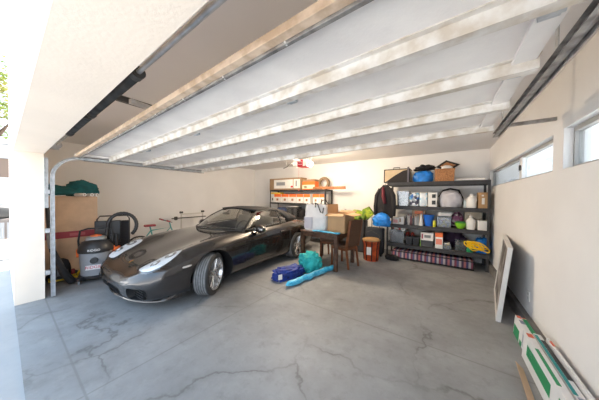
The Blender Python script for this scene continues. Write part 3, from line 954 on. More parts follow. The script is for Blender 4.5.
# yellow and black pressure washer and leaning blower
t = thing('pressure_washer', 'black machine with a yellow base frame on the floor behind the track', 'pressure washer', (-5.37, .60, 0), R(86))
t.scale = (.72, .72, .85)
b = MB(); b.tube([(-.22, -.10, .06), (.22, -.10, .06), (.25, .0, .10), (.22, .12, .06), (-.22, .12, .06)], .022, 8, closed=True); b.tube([(.24, 0, .10), (.30, .06, .16), (.28, .18, .10)], .02, 8); obj('base_frame', b, m_yellow, t, smooth=True)
b = MB(); b.blob((-.04, 0, .06), .17, .13, .25, amp=.05, sub=4, sq=.75); obj('housing', b, m_blackpl, t, smooth='all')
b = MB(); b.box(-.10, .08, -.135, -.128, .14, .26, .003); obj('front_panel', b, m_grey, t)
for x in (-.2, .2):
    b = MB(); b.cyl((x, .13, .075), (x, .17, .075), .075, n=22); obj('wheel', b, m_rubber, t)
b = MB(); b.box(.02, .20, .02, .12, .10, .20, .02); obj('red_cap', b, M('dark_red_plastic', (0.30, 0.02, 0.02), 0.5), t)
t = thing('leaf_blower', 'long black tube tool leaning upright beside the curved door track', 'tool', (-4.98, .57, 0), R(90))
b = MB(); b.tube([(.10, .10, .04), (.0, .06, .22), (-.12, .0, .62), (-.16, -.01, 1.10), (-.17, -.01, 1.30)], [.055, .05, .035, .026, .022], 12); obj('tube', b, m_blackpl, t, smooth=True)
b = MB(); b.cyl((-.125, -.0, .66), (-.15, -.006, .95), .042, n=16); obj('grip_sleeve', b, m_silver, t, smooth=True)
# small bicycle behind the car
t = thing('kids_bicycle', 'small teal bicycle with dark red grips along the left wall', 'bicycle', (-5.95, 2.30, 0), R(84))
m_tealp = M('teal_paint', (0.08, 0.36, 0.36), 0.35)
for x, nm in ((-.42, 'rear_wheel'), (.42, 'front_wheel')):
    b = MB(); b.tube([(x + .24 * math.cos(q * PI / 14), 0, .26 + .24 * math.sin(q * PI / 14)) for q in range(28)], .02, 8, closed=True); w_ = obj(nm, b, m_rubber, t, smooth=True)
    b = MB()
    for q in range(10): b.tube([(x, 0, .26), (x + .23 * math.cos(q * PI / 5), 0, .26 + .23 * math.sin(q * PI / 5))], .002, 4)
    obj('spokes', b, m_chrome, w_)
b = MB(); b.tube([(-.42, 0, .26), (-.1, 0, .26), (.26, 0, .66), (-.18, 0, .62), (-.42, 0, .26)], .016, 8); b.tube([(-.1, 0, .26), (-.2, 0, .72)], .016, 8); b.tube([(.42, 0, .26), (.26, 0, .66), (.23, 0, .80)], .016, 8)
obj('frame', b, m_tealp, t, smooth=True)
b = MB(); b.box(-.32, -.08, -.06, .06, .72, .77, .02); obj('saddle', b, m_red2, t)
b = MB(); b.tube([(.14, -.26, .84), (.24, -.14, .80), (.24, .14, .80), (.14, .26, .84)], .012, 8); hb = obj('handlebar', b, m_blackpl, t, smooth=True)
for s in (-1, 1):
    b = MB(); b.cyl((.16, s * .235, .832), (.08, s * .30, .868), .02, n=12); obj('grip', b, m_red2, hb)
# weight rack frame
t = thing('exercise_rack', 'thin steel exercise rack with black bar ends behind the car windshield', 'rack', (-6.35, 3.35, 0), R(0))
m_rackw = M('pale_steel_tube', (0.62, 0.60, 0.56), 0.4, 0.3)
for y in (-.32, .34):
    b = MB(); b.tube([(0, y, .03), (0, y, 1.04)], .02, 8); b.tube([(-.28, y, .03), (.28, y, .03)], .02, 8); obj('upright', b, m_rackw, t)
for z in (.95, .35):
    b = MB(); b.tube([(0, -.32, z), (0, .34, z)], .018, 8); obj('cross_bar', b, m_rackw, t)
b = MB(); b.tube([(.04, -.60, .84), (.04, .42, .84)], .015, 8); b.cyl((.04, -.52, .84), (.04, -.46, .84), .05, n=16); obj('bar', b, m_blackpl, t)
for y in (-.32, .34):
    b = MB(); b.cyl((0, y - .04, 1.0), (0, y + .04, 1.0), .03, n=12); obj('end_cap', b, m_blackpl, t)

# ------------------------------------------------------------ storage racks
m_rack = M('dark_grey_rack', (0.045, 0.043, 0.045), 0.55, 0.2, var=0.2)
m_deck = M('rack_deck', (0.16, 0.14, 0.13), 0.8, var=0.2)
def rack(label, x0, x1, y0, y1, levels, H, post=.045, beam=.07, mids=()):
    t = thing('storage_rack', label, 'shelving rack', (x0, y0, 0))
    W_, D_ = x1 - x0, y1 - y0
    for x in (0, W_ - post):
        for y in (0, D_ - post):
            b = MB(); b.box(x, x + post, y, y + .004, 0, H); xx = x if x == 0 else x + post - .004
            b.box(xx, xx + .004, y, y + post, 0, H); b.box(x - .004, x + post + .004, y - .003, y + post, 0, .012)
            b.box(x + .006, x + post - .006, y - .001, y + .001, .05, H - .03)
            obj('post', b, m_rack, t)
    for z in levels:
        b = MB(); b.box(.004, W_ - .004, -.012, .012, z - beam, z, .003); b.box(.004, W_ - .004, D_ - .012, D_ + .0, z - beam, z, .003)
        b.box(.004, .03, .012, D_ - .012, z - beam, z); b.box(W_ - .03, W_ - .004, .012, D_ - .012, z - beam, z)
        s = obj('shelf_frame', b, m_rack, t)
        b = MB(); b.box(.03, W_ - .03, .013, D_ - .013, z - .022, z - .003); obj('deck_board', b, m_deck, s)
    return t
rack('wide dark grey steel rack loaded with bins beside the right wall', -1.20, .77, 5.65, 6.25, (.355, .84, 1.30, 1.885), 1.885, beam=.085)
rack('black steel rack of orange and white boxes behind the car', -5.42, -3.06, 5.82, 6.32, (.25, .78, 1.28, 1.74), 1.74, beam=.05)
L4, L3, L2, L1 = .356, .841, 1.301, 1.886     # right rack shelf heights
Y0 = 5.70
def rx(u): return interp([375, 395, 415, 435, 455, 475, 495], [-1.52, -1.02, -.58, -.17, .20, .54, .86], u)
def at(u0, u1, z, y=Y0, d=.3):
    """base of a thing on the right rack spanning columns u0..u1"""
    a, c = rx(u0), rx(u1)
    return ((a + c) / 2, y + d / 2, z), c - a
def boxy(name, label, cat, loc, w, d, h, mat, rz=0, group=None, lid=None, marks=(), bev=.006):
    t = thing(name, label, cat, loc, R(rz), group)
    b = MB(); b.box(-w / 2, w / 2, -d / 2, d / 2, 0, h, bev); obj('carton' if 'box' in name else 'body', b, mat, t)
    if lid:
        b = MB(); b.box(-w / 2 - .006, w / 2 + .006, -d / 2 - .006, d / 2 + .006, h + .001, h + .022, .004); obj('lid', b, lid, t)
    for i, (x0, x1, z0, z1, mm) in enumerate(marks):
        b = MB(); b.box(-w / 2 + x0 * w, -w / 2 + x1 * w, -d / 2 - .0025, -d / 2 - .0005, z0 * h, z1 * h); obj('printed_label', b, mm, t)
    return t
m_clear = glass('frosted_bin', (0.62, 0.64, 0.66), 0.5, 0.25)
def bin_(label, loc, w, d, h, wall, lid, contents, group=None, rz=0, seed=0):
    t = thing('storage_bin', label, 'storage bin', loc, R(rz), group)
    b = MB(); tp = .92
    o_ = [(-w / 2 * tp, -d / 2 * tp, 0), (w / 2 * tp, -d / 2 * tp, 0), (w / 2 * tp, d / 2 * tp, 0), (-w / 2 * tp, d / 2 * tp, 0)]
    u_ = [(-w / 2, -d / 2, h), (w / 2, -d / 2, h), (w / 2, d / 2, h), (-w / 2, d / 2, h)]
    A = [b.b.verts.new(p) for p in o_]; B_ = [b.b.verts.new(p) for p in u_]
    for i in range(4): b.b.faces.new((A[i], A[(i + 1) % 4], B_[(i + 1) % 4], B_[i]))
    b.b.faces.new(A[::-1])
    o = obj('tub', b, wall, t)
    md = o.modifiers.new('t', 'SOLIDIFY'); md.thickness = .003; md.offset = -1
    b = MB(); b.tube([(-w / 2, -d / 2, h), (w / 2, -d / 2, h), (w / 2, d / 2, h), (-w / 2, d / 2, h)], .008, 6, closed=True); obj('rim', b, wall, t)
    if lid:
        b = MB(); b.box(-w / 2 - .01, w / 2 + .01, -d / 2 - .01, d / 2 + .01, h + .002, h + .022, .005); obj('lid', b, lid, t)
    if contents:
        b = MB(); b.blob((0, 0, .006), w / 2 * .86, d / 2 * .80, h * .58, amp=.12, freq=3, seed=seed, sub=3, sq=.6); obj('contents', b, contents, t, smooth='all')
    return t
def bottle(label, loc, r, h, body, cap, group=None, pump=False, jug=False, name='plastic_bottle', cat='bottle'):
    t = thing(name, label, cat, loc, 0, group)
    b = MB(); b.lathe([(r * .92, 0), (r, .01), (r, h * .62), (r * .85, h * .72), (r * .34, h * .84), (r * .32, h * .90), (.001, h * .90)], 20)
    obj('body', b, body, t, smooth=True)
    b = MB(); b.lathe([(r * .38, h * .885), (r * .38, h), (.001, h)], 14)
    if pump: b.tube([(0, 0, h), (0, 0, h * 1.12), (-r * .7, 0, h * 1.10)], .007, 6)
    obj('cap', b, cap, t)
    if jug:
        b = MB(); b.tube([(r * .30, 0, h * .84), (r * .85, 0, h * .80), (r * .98, 0, h * .55), (r * .9, 0, h * .45)], .010, 6); obj('handle', b, body, t)
    return t
def bag(name, label, cat, loc, r3, mat, seed=1, amp=.16, rz=0, sq=.9, freq=3.0, parts=None):
    t = thing(name, label, cat, loc, R(rz))
    b = MB(); b.blob((0, 0, 0), *r3, amp=amp, freq=freq, seed=seed, sub=4, sq=sq); obj('body', b, mat, t, smooth='all')
    return t
m_bluebag = M('bright_blue_nylon', (0.01, 0.22, 0.72), 0.45, var=0.3, scale=10, bump=0.7, bscale=25)
m_tan = M('tan_fabric', (0.60, 0.46, 0.30), 0.85, var=0.1)
m_blackf = M('black_cloth', (0.018, 0.016, 0.018), 0.95, bump=0.4, bscale=30)
m_wick = M('wicker', (0.48, 0.22, 0.09), 0.8, var=0.45, scale=45, bump=0.8, bscale=90)
m_whitef = M('white_fabric', (0.80, 0.79, 0.80), 0.8, var=0.08, scale=6, bump=0.5, bscale=18)
m_bluep = M('cobalt_plastic', (0.01, 0.12, 0.55), 0.35)
m_green = M('lime_plastic', (0.25, 0.60, 0.03), 0.4)
m_paper = M('white_card', (0.80, 0.78, 0.75), 0.7, var=0.05)
m_black = m_blackpl
# ---- top shelf
(p, w) = at(384.5, 409.5, L1 + .002, 5.68, .42)
t = thing('pet_carrier', 'tan soft-sided pet carrier with black edges at the left of the top shelf', 'pet carrier', p)
b = MB(); b.box(-w / 2, w / 2, -.21, .21, 0, .33, .02); obj('body', b, m_tan, t)
b = MB(); q = w / 2
for z in (.008, .325):
    b.tube([(-q, -.212, z), (q, -.212, z), (q, .212, z), (-q, .212, z)], .011, 6, closed=True)
for x in (-q, q): b.tube([(x, -.212, 0), (x, -.212, .33)], .011, 6)
obj('edge_piping', b, m_blackf, t)
b = MB(); b.prism([(-q + .03, .01), (q - .05, .01), (q - .05, .30), (q * .5, .28), (-q * .2, .16)], -.222, -.2125, 'XZ'); obj('mesh_flap', b, M('dark_mesh', (0.03, 0.025, 0.025), 0.9, var=.3, scale=60), t)
b = MB(); b.box(q - .05, q - .01, -.224, -.2125, .0, .37); obj('grey_strap', b, M('grey_webbing', (0.13, 0.12, 0.14), 0.9), t)
b = MB(); b.tube([(-.10, -.1, .33), (-.09, -.1, .38), (.05, -.1, .38), (.06, -.1, .33)], .010, 6); obj('handle', b, m_blackf, t)
(p, w) = at(411.5, 433.5, L1, 5.68, .36)
t = bag('blue_bag', 'shiny blue nylon bag bulging on the top shelf', 'bag', p, (w / 2 * .95, .17, .165), m_bluebag, 5, .14, sq=.7)
(p, w) = at(413, 434, L1 + .285, 5.84, .30)
t = bag('black_cloth', 'black crumpled cloth heaped over the blue bag on the top shelf', 'cloth', p, (w / 2, .16, .09), m_blackf, 9, .5, sq=1.2, freq=2.4)
(p, w) = at(434, 454, L1, 5.68, .34)
t = thing('wicker_basket', 'orange-brown woven basket on the top shelf under a tilted frame', 'basket', p)
b = MB(); q = w / 2
b.prism([(-q * .95, 0), (q * .95, 0), (q, .27), (-q, .27)], -.16, .16, 'XZ'); obj('basket', b, m_wick, t)
b = MB(); b.tube([(-q, -.165, .27), (q, -.165, .27), (q, .165, .27), (-q, .165, .27)], .012, 6, closed=True); obj('rim', b, m_wick, t)
t = thing('picture_frame', 'black square frame standing on its corner in the wicker basket', 'picture frame', ((rx(436) + rx(458)) / 2, 5.90, L1 + .285))
b = MB(); s_ = .30
fr_ = Matrix.Rotation(R(38), 4, 'Y')
for x0, x1, z0, z1 in ((0, s_, 0, .05), (0, s_, s_ - .05, s_), (0, .05, .05, s_ - .05), (s_ - .05, s_, .05, s_ - .05)):
    b.box(x0 - s_ / 2, x1 - s_ / 2, -.012, .012, z0 - s_ / 2, z1 - s_ / 2, 0, fr_)
b.xf(Matrix.Diagonal((1.1, 1, .62, 1)) @ Matrix.Translation((0, 0, .13))); obj('frame', b, m_blackf, t)
b = MB(); b.box(-.10, .10, -.004, .004, -.10, .10, 0, fr_); b.xf(Matrix.Diagonal((1.1, 1, .62, 1)) @ Matrix.Translation((0, 0, .13))); obj('mount', b, m_wick, t)
p = (rx(446), 5.76, L1 + .272); o = MB(); o.blob((0, 0, 0), .11, .06, .055, amp=.3, seed=4, sub=3)
tag(obj('tissue_paper', o, m_paper, None, smooth='all', loc=p), 'crumpled white paper on top of the wicker basket', 'paper')
for k, (a, c, y, l_) in enumerate(((456, 470, 5.74, 'left white cardboard tube lying on the top shelf by the basket'), (471, 484, 5.74, 'right white cardboard tube lying on the top shelf near the wall'))):
    b = MB(); b.cyl((rx(a), y, L1 + .026), (rx(c), y, L1 + .026), .025, n=16); o = obj('cardboard_tube', b, m_paper, None); tag(o, l_, 'tube', 'white tubes on the top shelf')
# ---- second shelf
(p, w) = at(397, 409, L2, 5.69, .32)
bin_('pale green see-through bin of bottles under the pet carrier', p, w, .32, .36, m_clear, None, M('pale_green_stuff', (0.30, 0.42, 0.36), 0.6, var_col=(0.6, 0.65, 0.6), scale=18), seed=2)
m_pack = patches('water_pack_print', [(0.75, 0.8, 0.85), (0.03, 0.16, 0.50), (0.15, 0.45, 0.70), (0.8, 0.82, 0.84), (0.05, 0.05, 0.09), (0.30, 0.36, 0.40)], 17)
m_pack2 = patches('water_pack_print_pale', [(0.75, 0.8, 0.85), (0.25, 0.55, 0.75), (0.80, 0.83, 0.86), (0.62, 0.72, 0.80)], 17)
for k, (u0, u1, mm, l_) in enumerate(((409.5, 419, m_pack, 'dark blue and white shrink-wrapped bottle pack, left of the two'), (419.5, 427.5, m_pack2, 'pale blue shrink-wrapped bottle pack, right of the two'))):
    (p, w) = at(u0, u1, L2, 5.69, .30)
    t = thing('bottle_pack', l_, 'bottle pack', p, 0, 'bottle packs on the second shelf')
    b = MB(); b.box(-w / 2, w / 2, -.15, .15, 0, .32, .03); obj('wrap', b, mm, t, smooth=True)
    for i in range(3):
        b = MB(); b.cyl((-w / 3 + i * w / 3, -.06, .32), (-w / 3 + i * w / 3, -.06, .345), .014, n=10); obj('bottle_cap', b, m_white, t)
(p, w) = at(428, 437, L2, 5.69, .28)
boxy('appliance_box', 'white box with black squares on the second shelf left of the grey bag', 'box', p, w, .28, .33, m_paper, marks=((.45, .85, .62, .88, m_black), (.45, .85, .16, .44, m_black)))
(p, w) = at(438, 463, L2, 5.68, .40)
t = bag('laundry_bag', 'large pale grey stuffed bag with a black rim on the second shelf', 'bag', p, (w / 2 * .98, .20, .235), M('pale_grey_nylon', (0.60, 0.58, 0.62), 0.7, var=0.12, bump=0.7, bscale=12), 8, .12, sq=.85, freq=2.5)
b = MB(); b.tube([(-w / 2 * .95, .02, .22), (-w / 2 * .6, .02, .38), (0, .02, .42), (w / 2 * .7, .02, .38), (w / 2, .02, .2), (w / 2 * .98, .02, .06)], .02, 8); obj('black_rim', b, m_blackf, t)
bottle('white plastic jug left of the brown box on the second shelf', (rx(471.5), 5.76, L2), .085, .30, m_white, m_white, jug=True, name='plastic_jug', cat='jug')
bottle('small pale bottle between the grey bag and the white jug', (rx(465.3), 5.80, L2), .03, .20, M('pale_bottle', (0.6, 0.68, 0.68), 0.4), m_white)
(p, w) = at(477.5, 489, L2, 5.70, .30)
boxy('brown_box', 'upright brown cardboard box with a white label on the second shelf', 'box', p, w * .92, .30, .33, M('tan_cardboard', (0.45, 0.27, 0.13), 0.8), marks=((.32, .58, .25, .65, m_paper), (.30, .5, .75, .85, m_paper)))
# ---- third shelf
(p, w) = at(393, 399, L3, 5.69, .20); boxy('small_box', 'small white and pink box at the left end of the third shelf', 'box', p, w * .95, .2, .16, m_paper, marks=((.1, .9, .2, .7, M('pink_print', (0.75, 0.40, 0.38), 0.6)),), group='small boxes on the third shelf')
(p, w) = at(399, 405, L3, 5.69, .20); boxy('small_box', 'small plain white box second from the left end of the third shelf', 'box', p, w * .95, .2, .185, m_paper, marks=((.15, .4, .3, .8, m_cardd),), group='small boxes on the third shelf')
cols = [((0.05, 0.05, 0.06), 'black'), ((0.65, 0.62, 0.6), 'white'), ((0.25, 0.10, 0.12), 'maroon'), ((0.10, 0.10, 0.11), 'dark grey'), ((0.55, 0.55, 0.56), 'pale grey'), ((0.30, 0.34, 0.36), 'slate')]
for k in range(6):
    u = 406.7 + k * 2.35
    c_, cn = cols[k]
    bottle('%s spray bottle in the row of bottles left of the white cone bottle' % cn, (rx(u), 5.74, L3), .0225, .23 + .02 * (k % 3), M('bottle_%s' % cn.replace(' ', '_'), c_, 0.4), M('bottle_cap_red', (0.5, 0.06, 0.05), 0.4) if k % 3 == 1 else m_black, 'spray bottles on the third shelf')
b = MB(); b.lathe([(.045, 0), (.047, .02), (.02, .20), (.010, .27), (.001, .27)], 18)
t = thing('cone_bottle', 'tall white cone-shaped bottle beside the blue bucket', 'bottle', (rx(421.7), 5.74, L3)); obj('body', b, m_white, t, smooth=True)
b = MB(); b.cyl((0, 0, .268), (0, 0, .30), .012, n=10); obj('tip', b, m_grey, t)
t = thing('blue_bucket', 'cobalt blue plastic bucket on the third shelf', 'bucket', (rx(429), 5.80, L3))
b = MB(); b.lathe([(.075, 0), (.115, .25), (.122, .25), (.122, .262), (.108, .262), (.07, .01), (.001, .01)], 28); obj('pail', b, m_bluep, t, smooth=True)
b = MB(); b.tube([(.12 * math.cos(R(a)), -.02, .25 - .10 * math.sin(R(a))) for a in range(0, 181, 15)], .004, 6); obj('bail_handle', b, m_silver, t)
b = MB(); b.lathe([(.028, 0), (.028, .14), (.001, .14)], 14); t = thing('yellow_canister', 'yellow canister squeezed between the blue bucket and pink bin', 'canister', (rx(434.7), 5.70, L3)); obj('body', b, M('lime_yellow', (0.65, 0.65, 0.03), 0.4), t)
b = MB(); b.cyl((0, 0, .1405), (0, 0, .16), .02, n=12); obj('cap', b, m_black, t)
(p, w) = at(437, 452, L3, 5.69, .32)
m_pink = patches('pink_white_packets', [(0.75, 0.65, 0.66), (0.55, 0.18, 0.30), (0.82, 0.8, 0.78), (0.30, 0.25, 0.28), (0.7, 0.5, 0.1)], 24)
bin_('clear bin of pink and white packets on the third shelf', p, w * .96, .30, .22, m_clear, None, m_pink, seed=3)
for k in range(3):
    b = MB(); b.cyl((rx(440.5 + k * 4.4), 5.74, L3 + .30), (rx(440.5 + k * 4.4), 5.90, L3 + .30), .042, n=18)
    o = obj('paper_roll', b, m_white, None); tag(o, ['leftmost white paper roll resting on the pink bin', 'middle white paper roll resting on the pink bin', 'rightmost white paper roll resting on the pink bin'][k], 'roll', 'rolls on the pink bin')
t = bag('purple_bag', 'purple and pink patterned bag behind the green bowl', 'bag', (rx(458), 6.03, L3), (.12, .08, .21), patches('purple_print', [(0.25, 0.05, 0.15), (0.45, 0.15, 0.28), (0.7, 0.6, 0.62), (0.12, 0.04, 0.08)], 22), 12, .15)
t = thing('green_bowl', 'lime green plastic bowl stack on the third shelf', 'bowl', (rx(461), 5.775, L3))
b = MB(); b.lathe([(.05, 0), (.09, .06), (.103, .12), (.098, .12), (.09, .06), (.04, .012), (.001, .012)], 28); obj('bowl', b, m_green, t, smooth=True)
b = MB(); b.lathe([(.04, .05), (.085, .10), (.088, .15), (.08, .15), (.07, .10), (.001, .06)], 28); obj('inner_bowl', b, M('dark_green_plastic', (0.05, 0.28, 0.05), 0.4), t, smooth=True)
b = MB(); b.lathe([(.07, 0), (.07, .17), (.06, .20), (.001, .20)], 20)
bottle('white pump bottle left of the square white box on the third shelf', (rx(471.3), 5.76, L3), .078, .29, m_white, m_white, pump=True)
(p, w) = at(477.5, 489.5, L3, 5.70, .26); boxy('white_box', 'plain white square box at the right end of the third shelf', 'box', p, w * .93, .26, .20, m_paper)
(p, w) = at(411, 425, L3, 5.98, .22); boxy('tan_box', 'tan cardboard box at the back of the third shelf behind the bottles', 'box', p, w, .2, .37, m_card, marks=((.2, .8, .7, .9, m_orange),))
(p, w) = at(466, 484, L3, 5.98, .22); boxy('cream_box', 'cream box at the back of the third shelf behind the pump bottle', 'box', p, w, .2, .36, M('cream_card', (0.60, 0.52, 0.40), 0.8))
# ---- fourth shelf
(p, w) = at(389.5, 406, L4, 5.69, .36)
bin_('greyish clear bin at the left end of the fourth shelf', p, w * .9, .34, .30, m_clear, None, M('grey_stuff', (0.36, 0.35, 0.40), 0.7, var_col=(0.55, 0.5, 0.5), scale=20), seed=5)
t = bag('red_packet', 'red and white packet lying on the greyish clear bin', 'packet', (rx(396), 5.86, L4 + .33), (.11, .08, .045), patches('red_white_print', [(0.6, 0.05, 0.03), (0.7, 0.65, 0.6), (0.6, 0.06, 0.04)], 20), 14, .2)
b = MB(); b.lathe([(.02, -.05), (.05, -.05), (.05, .05), (.02, .05)], 24, 'Y', closed=True)
o = obj('paper_roll', b, m_paper, None, smooth=True, loc=(rx(403.9), 5.74, L4 + .365)); tag(o, 'white roll beside the red packet on the fourth shelf', 'roll')
for k in range(2):
    (p, w) = at(406.5 + 7 * k, 413 + 7 * k, L4, 5.68, .34)
    bin_(['black storage bin with a lid, left one of two on the fourth shelf', 'black storage bin with a lid, right one of two on the fourth shelf'][k], p, w * .95, .32, .17, m_black, M('dark_grey_lid', (0.06, 0.06, 0.065), 0.5), None, 'black bins on the fourth shelf')
(p, w) = at(421, 434.5, L4, 5.68, .34)
boxy('tool_case', 'dark grey tool case under the white printed box', 'case', p, w * .96, .32, .145, M('charcoal_case', (0.05, 0.05, 0.055), 0.5), marks=((.0, .03, .0, 1., m_green), (.06, .96, .78, .84, m_black)))
(p, w) = at(421, 434.5, L4 + .147, 5.69, .32)
boxy('printed_box', 'white box with a grey drawing on the dark tool case', 'box', p, w * .92, .28, .185, m_paper, marks=((.30, .80, .35, .70, m_grey), (.08, .2, .2, .8, m_red2)))
for k, (u, rz) in enumerate(((408, 12), (413, -8))):
    t = thing('shoe', ['left dark red shoe on top of the black bins', 'right dark red shoe on top of the black bins'][k], 'shoe', (rx(u), 5.80 + 0 * k, L4 + .194), R(0), 'shoes on the black bins')
    b = MB(); b.blob((0, 0, .012), .045, .125, .06, amp=.05, seed=k, sub=3); obj('upper', b, patches('shoe_print', [(0.25, 0.02, 0.02), (0.03, 0.03, 0.03), (0.4, 0.05, 0.03)], 30), t, smooth='all')
    b = MB(); b.box(-.045, .045, -.125, .125, 0, .018, .006); obj('sole', b, m_black, t)
(p, w) = at(435.5, 444, L4, 5.69, .20)
boxy('cereal_box', 'upright red and white box on the fourth shelf', 'box', p, w * .92, .20, .36, m_paper, marks=((.0, 1., .72, 1., m_orange), (.1, .9, .25, .60, M('salmon_print', (0.75, 0.25, 0.18), 0.6))))
(p, w) = at(436, 451.5, L4, 5.67, .0)
t = thing('open_tub', 'low clear tub holding yellow and white items on the fourth shelf', 'tub', (rx(448), 5.775, L4))
b = MB(); b.box(-.075, .075, -.10, .10, 0, .004); b.box(-.075, .075, -.10, -.097, .004, .12); b.box(-.075, .075, .097, .10, .004, .12); b.box(-.075, -.072, -.10, .10, 0, .12); b.box(.072, .075, -.10, .10, 0, .12)
obj('tub', b, m_clear, t)
b = MB(); b.blob((0, 0, .006), .062, .08, .09, amp=.3, freq=4, seed=3, sub=4, sq=.8); obj('contents', b, patches('yellow_white_items', [(0.75, 0.55, 0.08), (0.78, 0.76, 0.7), (0.45, 0.45, 0.46), (0.2, 0.2, 0.22)], 26), t, smooth='all')
(p, w) = at(453.5, 467, L4, 5.68, .34)
bin_('clear bin with teal edges and mixed packets on the fourth shelf', (p[0] + .03, p[1], p[2]), w * .9, .32, .20, m_clear, None, patches('teal_items', [(0.10, 0.40, 0.35), (0.4, 0.42, 0.42), (0.65, 0.6, 0.5), (0.25, 0.3, 0.3), (0.08, 0.2, 0.18)], 22), seed=7)
t = bag('green_bag', 'green plastic bag beside the yellow cord on the fourth shelf', 'bag', (rx(470.7), 5.71, L4), (.055, .055, .12), M('green_film', (0.02, 0.35, 0.13), 0.4, var=.4, scale=14, bump=.6), 21, .3)
t = bag('dark_bag', 'dark purple and black cloth bag at the back of the fourth shelf', 'bag', (rx(452), 6.14, L4 + .0), (.26, .085, .26), M('dark_purple_cloth', (0.05, 0.025, 0.06), 0.9, var=.5), 23, .3)
t = bag('blue_bag', 'blue plastic bag under the yellow cord at the right end of the rack', 'bag', (rx(483.5), 5.87, L4), (.12, .17, .20), m_bluebag, 25, .25, sq=.75)
t = thing('extension_cord', 'yellow coiled extension cord draped over the blue bag', 'cord', (rx(476.5), 5.60, L4 + .09))
b = MB(); rc = random.Random(5)
for k in range(9):
    a0 = rc.uniform(0, 6); cx, cz = rc.uniform(-.05, .05), rc.uniform(.04, .10); ra, rb = rc.uniform(.08, .16), rc.uniform(.025, .07)
    b.tube([(cx + ra * math.cos(q * PI / 12), -.01 * k + .02 * math.sin(q * PI / 12 + a0) - .0, cz + rb * math.sin(q * PI / 12) - .30 * ra * math.cos(q * PI / 12) + .012 * math.sin(3 * q * PI / 12 + a0)) for q in range(24)], .010, 6, closed=True)
obj('coil', b, M('yellow_cable', (0.85, 0.55, 0.0), 0.45), t, smooth=True)
# striped cushion under the rack
m_str = stripes('striped_blanket', [(0.40, 0.35, 0.36), (0.06, 0.04, 0.08), (0.38, 0.13, 0.14), (0.05, 0.05, 0.13), (0.36, 0.34, 0.36), (0.20, 0.05, 0.08), (0.09, 0.09, 0.19)], 0, 3.6)
t = thing('striped_cushion', 'long dark cushion with pink, white and navy stripes lying under the wide rack', 'cushion', (-.27, 5.78, 0), R(-1))
b = MB(); b.box(-.80, .80, -.22, .22, .0, .20, .05); o = obj('cushion', b, m_str, t, smooth=True, sub=0)
b = MB(); b.tube([(-.80, -.225, .03), (.80, -.225, .03)], .014, 6); b.tube([(-.80, -.225, .19), (.80, -.225, .19)], .012, 6); obj('piping', b, m_blackf, t)
t = bag('black_bag', 'small black bag on the floor at the left foot of the wide rack', 'bag', (-1.02, 5.42, 0), (.16, .12, .07), m_blackf, 31, .25)
# white post beside rack: tall white panel against the window end

# ---- things hanging on the left end of the wide rack
t = thing('hanging_jacket', 'black jacket with a maroon strip hanging from the rack corner', 'jacket', (-1.22, 5.52, 1.0), R(-6))
b = MB()
def jk(u, v):
    a = u * 2 * PI; z = .82 * (1 - v)
    w_ = interp([0, .12, .3, .6, 1], [.05, .15, .20, .21, .17], v); d_ = interp([0, .2, .6, 1], [.03, .055, .075, .06], v)
    f = 1 + .16 * math.sin(a * 5 + v * 4) * v
    return Vector((w_ * math.cos(a) * f, d_ * math.sin(a) * f, z))
b.grid(jk, 40, 18, closeu=True)
obj('body', b, m_blackf, t, smooth='all')
for s in (-1, 1):
    b = MB(); b.tube([(s * .12, 0, .72), (s * .20, -.02, .55), (s * .225, -.03, .28), (s * .22, -.03, .05)], [.05, .055, .05, .042], 10); obj('sleeve', b, m_blackf, t, smooth='all')
b = MB(); b.tube([(-.03, -.055, .76), (-.02, -.085, .55), (.03, -.095, .35)], [.03, .045, .035], 8); obj('maroon_scarf', b, M('maroon_cloth', (0.13, 0.02, 0.03), 0.9), t, smooth='all')
b = MB(); b.tube([(0, 0, .80), (0, .02, .87), (.02, .10, .895)], .006, 6); obj('hanger_hook', b, m_silver, t)
t = bag('hanging_blue_bag', 'bright blue drawstring bag hanging below the black jacket', 'bag', (-1.25, 5.33, .80), (.215, .11, .20), m_bluebag, 33, .2, sq=.95)
b = MB(); b.tube([(-.12, 0, .28), (-.03, .05, .55), (.06, .0, .28)], .007, 6); obj('cord', b, m_blackf, t)
# ---- between table and rack
m_or2 = M('orange_nylon', (0.55, 0.08, 0.015), 0.6, var=0.4, scale=8, bump=0.4)
t = thing('orange_bucket', 'orange bucket bag with black straps on the floor left of the wide rack', 'bucket', (-1.42, 5.08, 0))
b = MB(); b.lathe([(.155, 0), (.165, .02), (.185, .42), (.20, .44), (.20, .47), (.001, .47)], 30); obj('pail', b, m_or2, t, smooth=True)
b = MB(); b.lathe([(.203, .47), (.206, .50), (.17, .52), (.001, .525)], 30); obj('lid', b, M('tan_lid', (0.35, 0.20, 0.08), 0.6), t)
b = MB()
for a in (-70, -110, -30, -150):
    x, y = math.cos(R(a)), math.sin(R(a)); b.tube([(x * .166, y * .166, .02), (x * .19, y * .19, .40), (x * .212, y * .212, .47)], .012, 6)
obj('straps', b, m_blackf, t)
b = MB(); b.box(-.05, .05, -.198, -.186, .16, .34, .004); obj('white_label', b, m_paper, t)
b = MB(); b.tube([(-.2, 0, .45), (-.18, -.02, .62), (0, -.03, .72), (.18, -.02, .62), (.2, 0, .45)], .009, 6); obj('bail_handle', b, m_black, t)
t = thing('rolling_suitcase', 'black upright suitcase between the orange bucket and the wide rack', 'suitcase', (-1.47, 5.58, 0), R(0))
b = MB(); b.box(-.22, .22, -.13, .13, .05, .72, .04); obj('shell', b, M('navy_black_nylon', (0.02, 0.025, 0.035), 0.8), t, smooth=True)
b = MB(); b.tube([(-.10, .06, .70), (-.10, .06, .98), (.10, .06, .98), (.10, .06, .70)], .009, 6); obj('pull_handle', b, m_black, t)
b = MB(); b.box(-.17, .17, -.15, -.131, .12, .45, .01); obj('front_pocket', b, m_blackf, t)
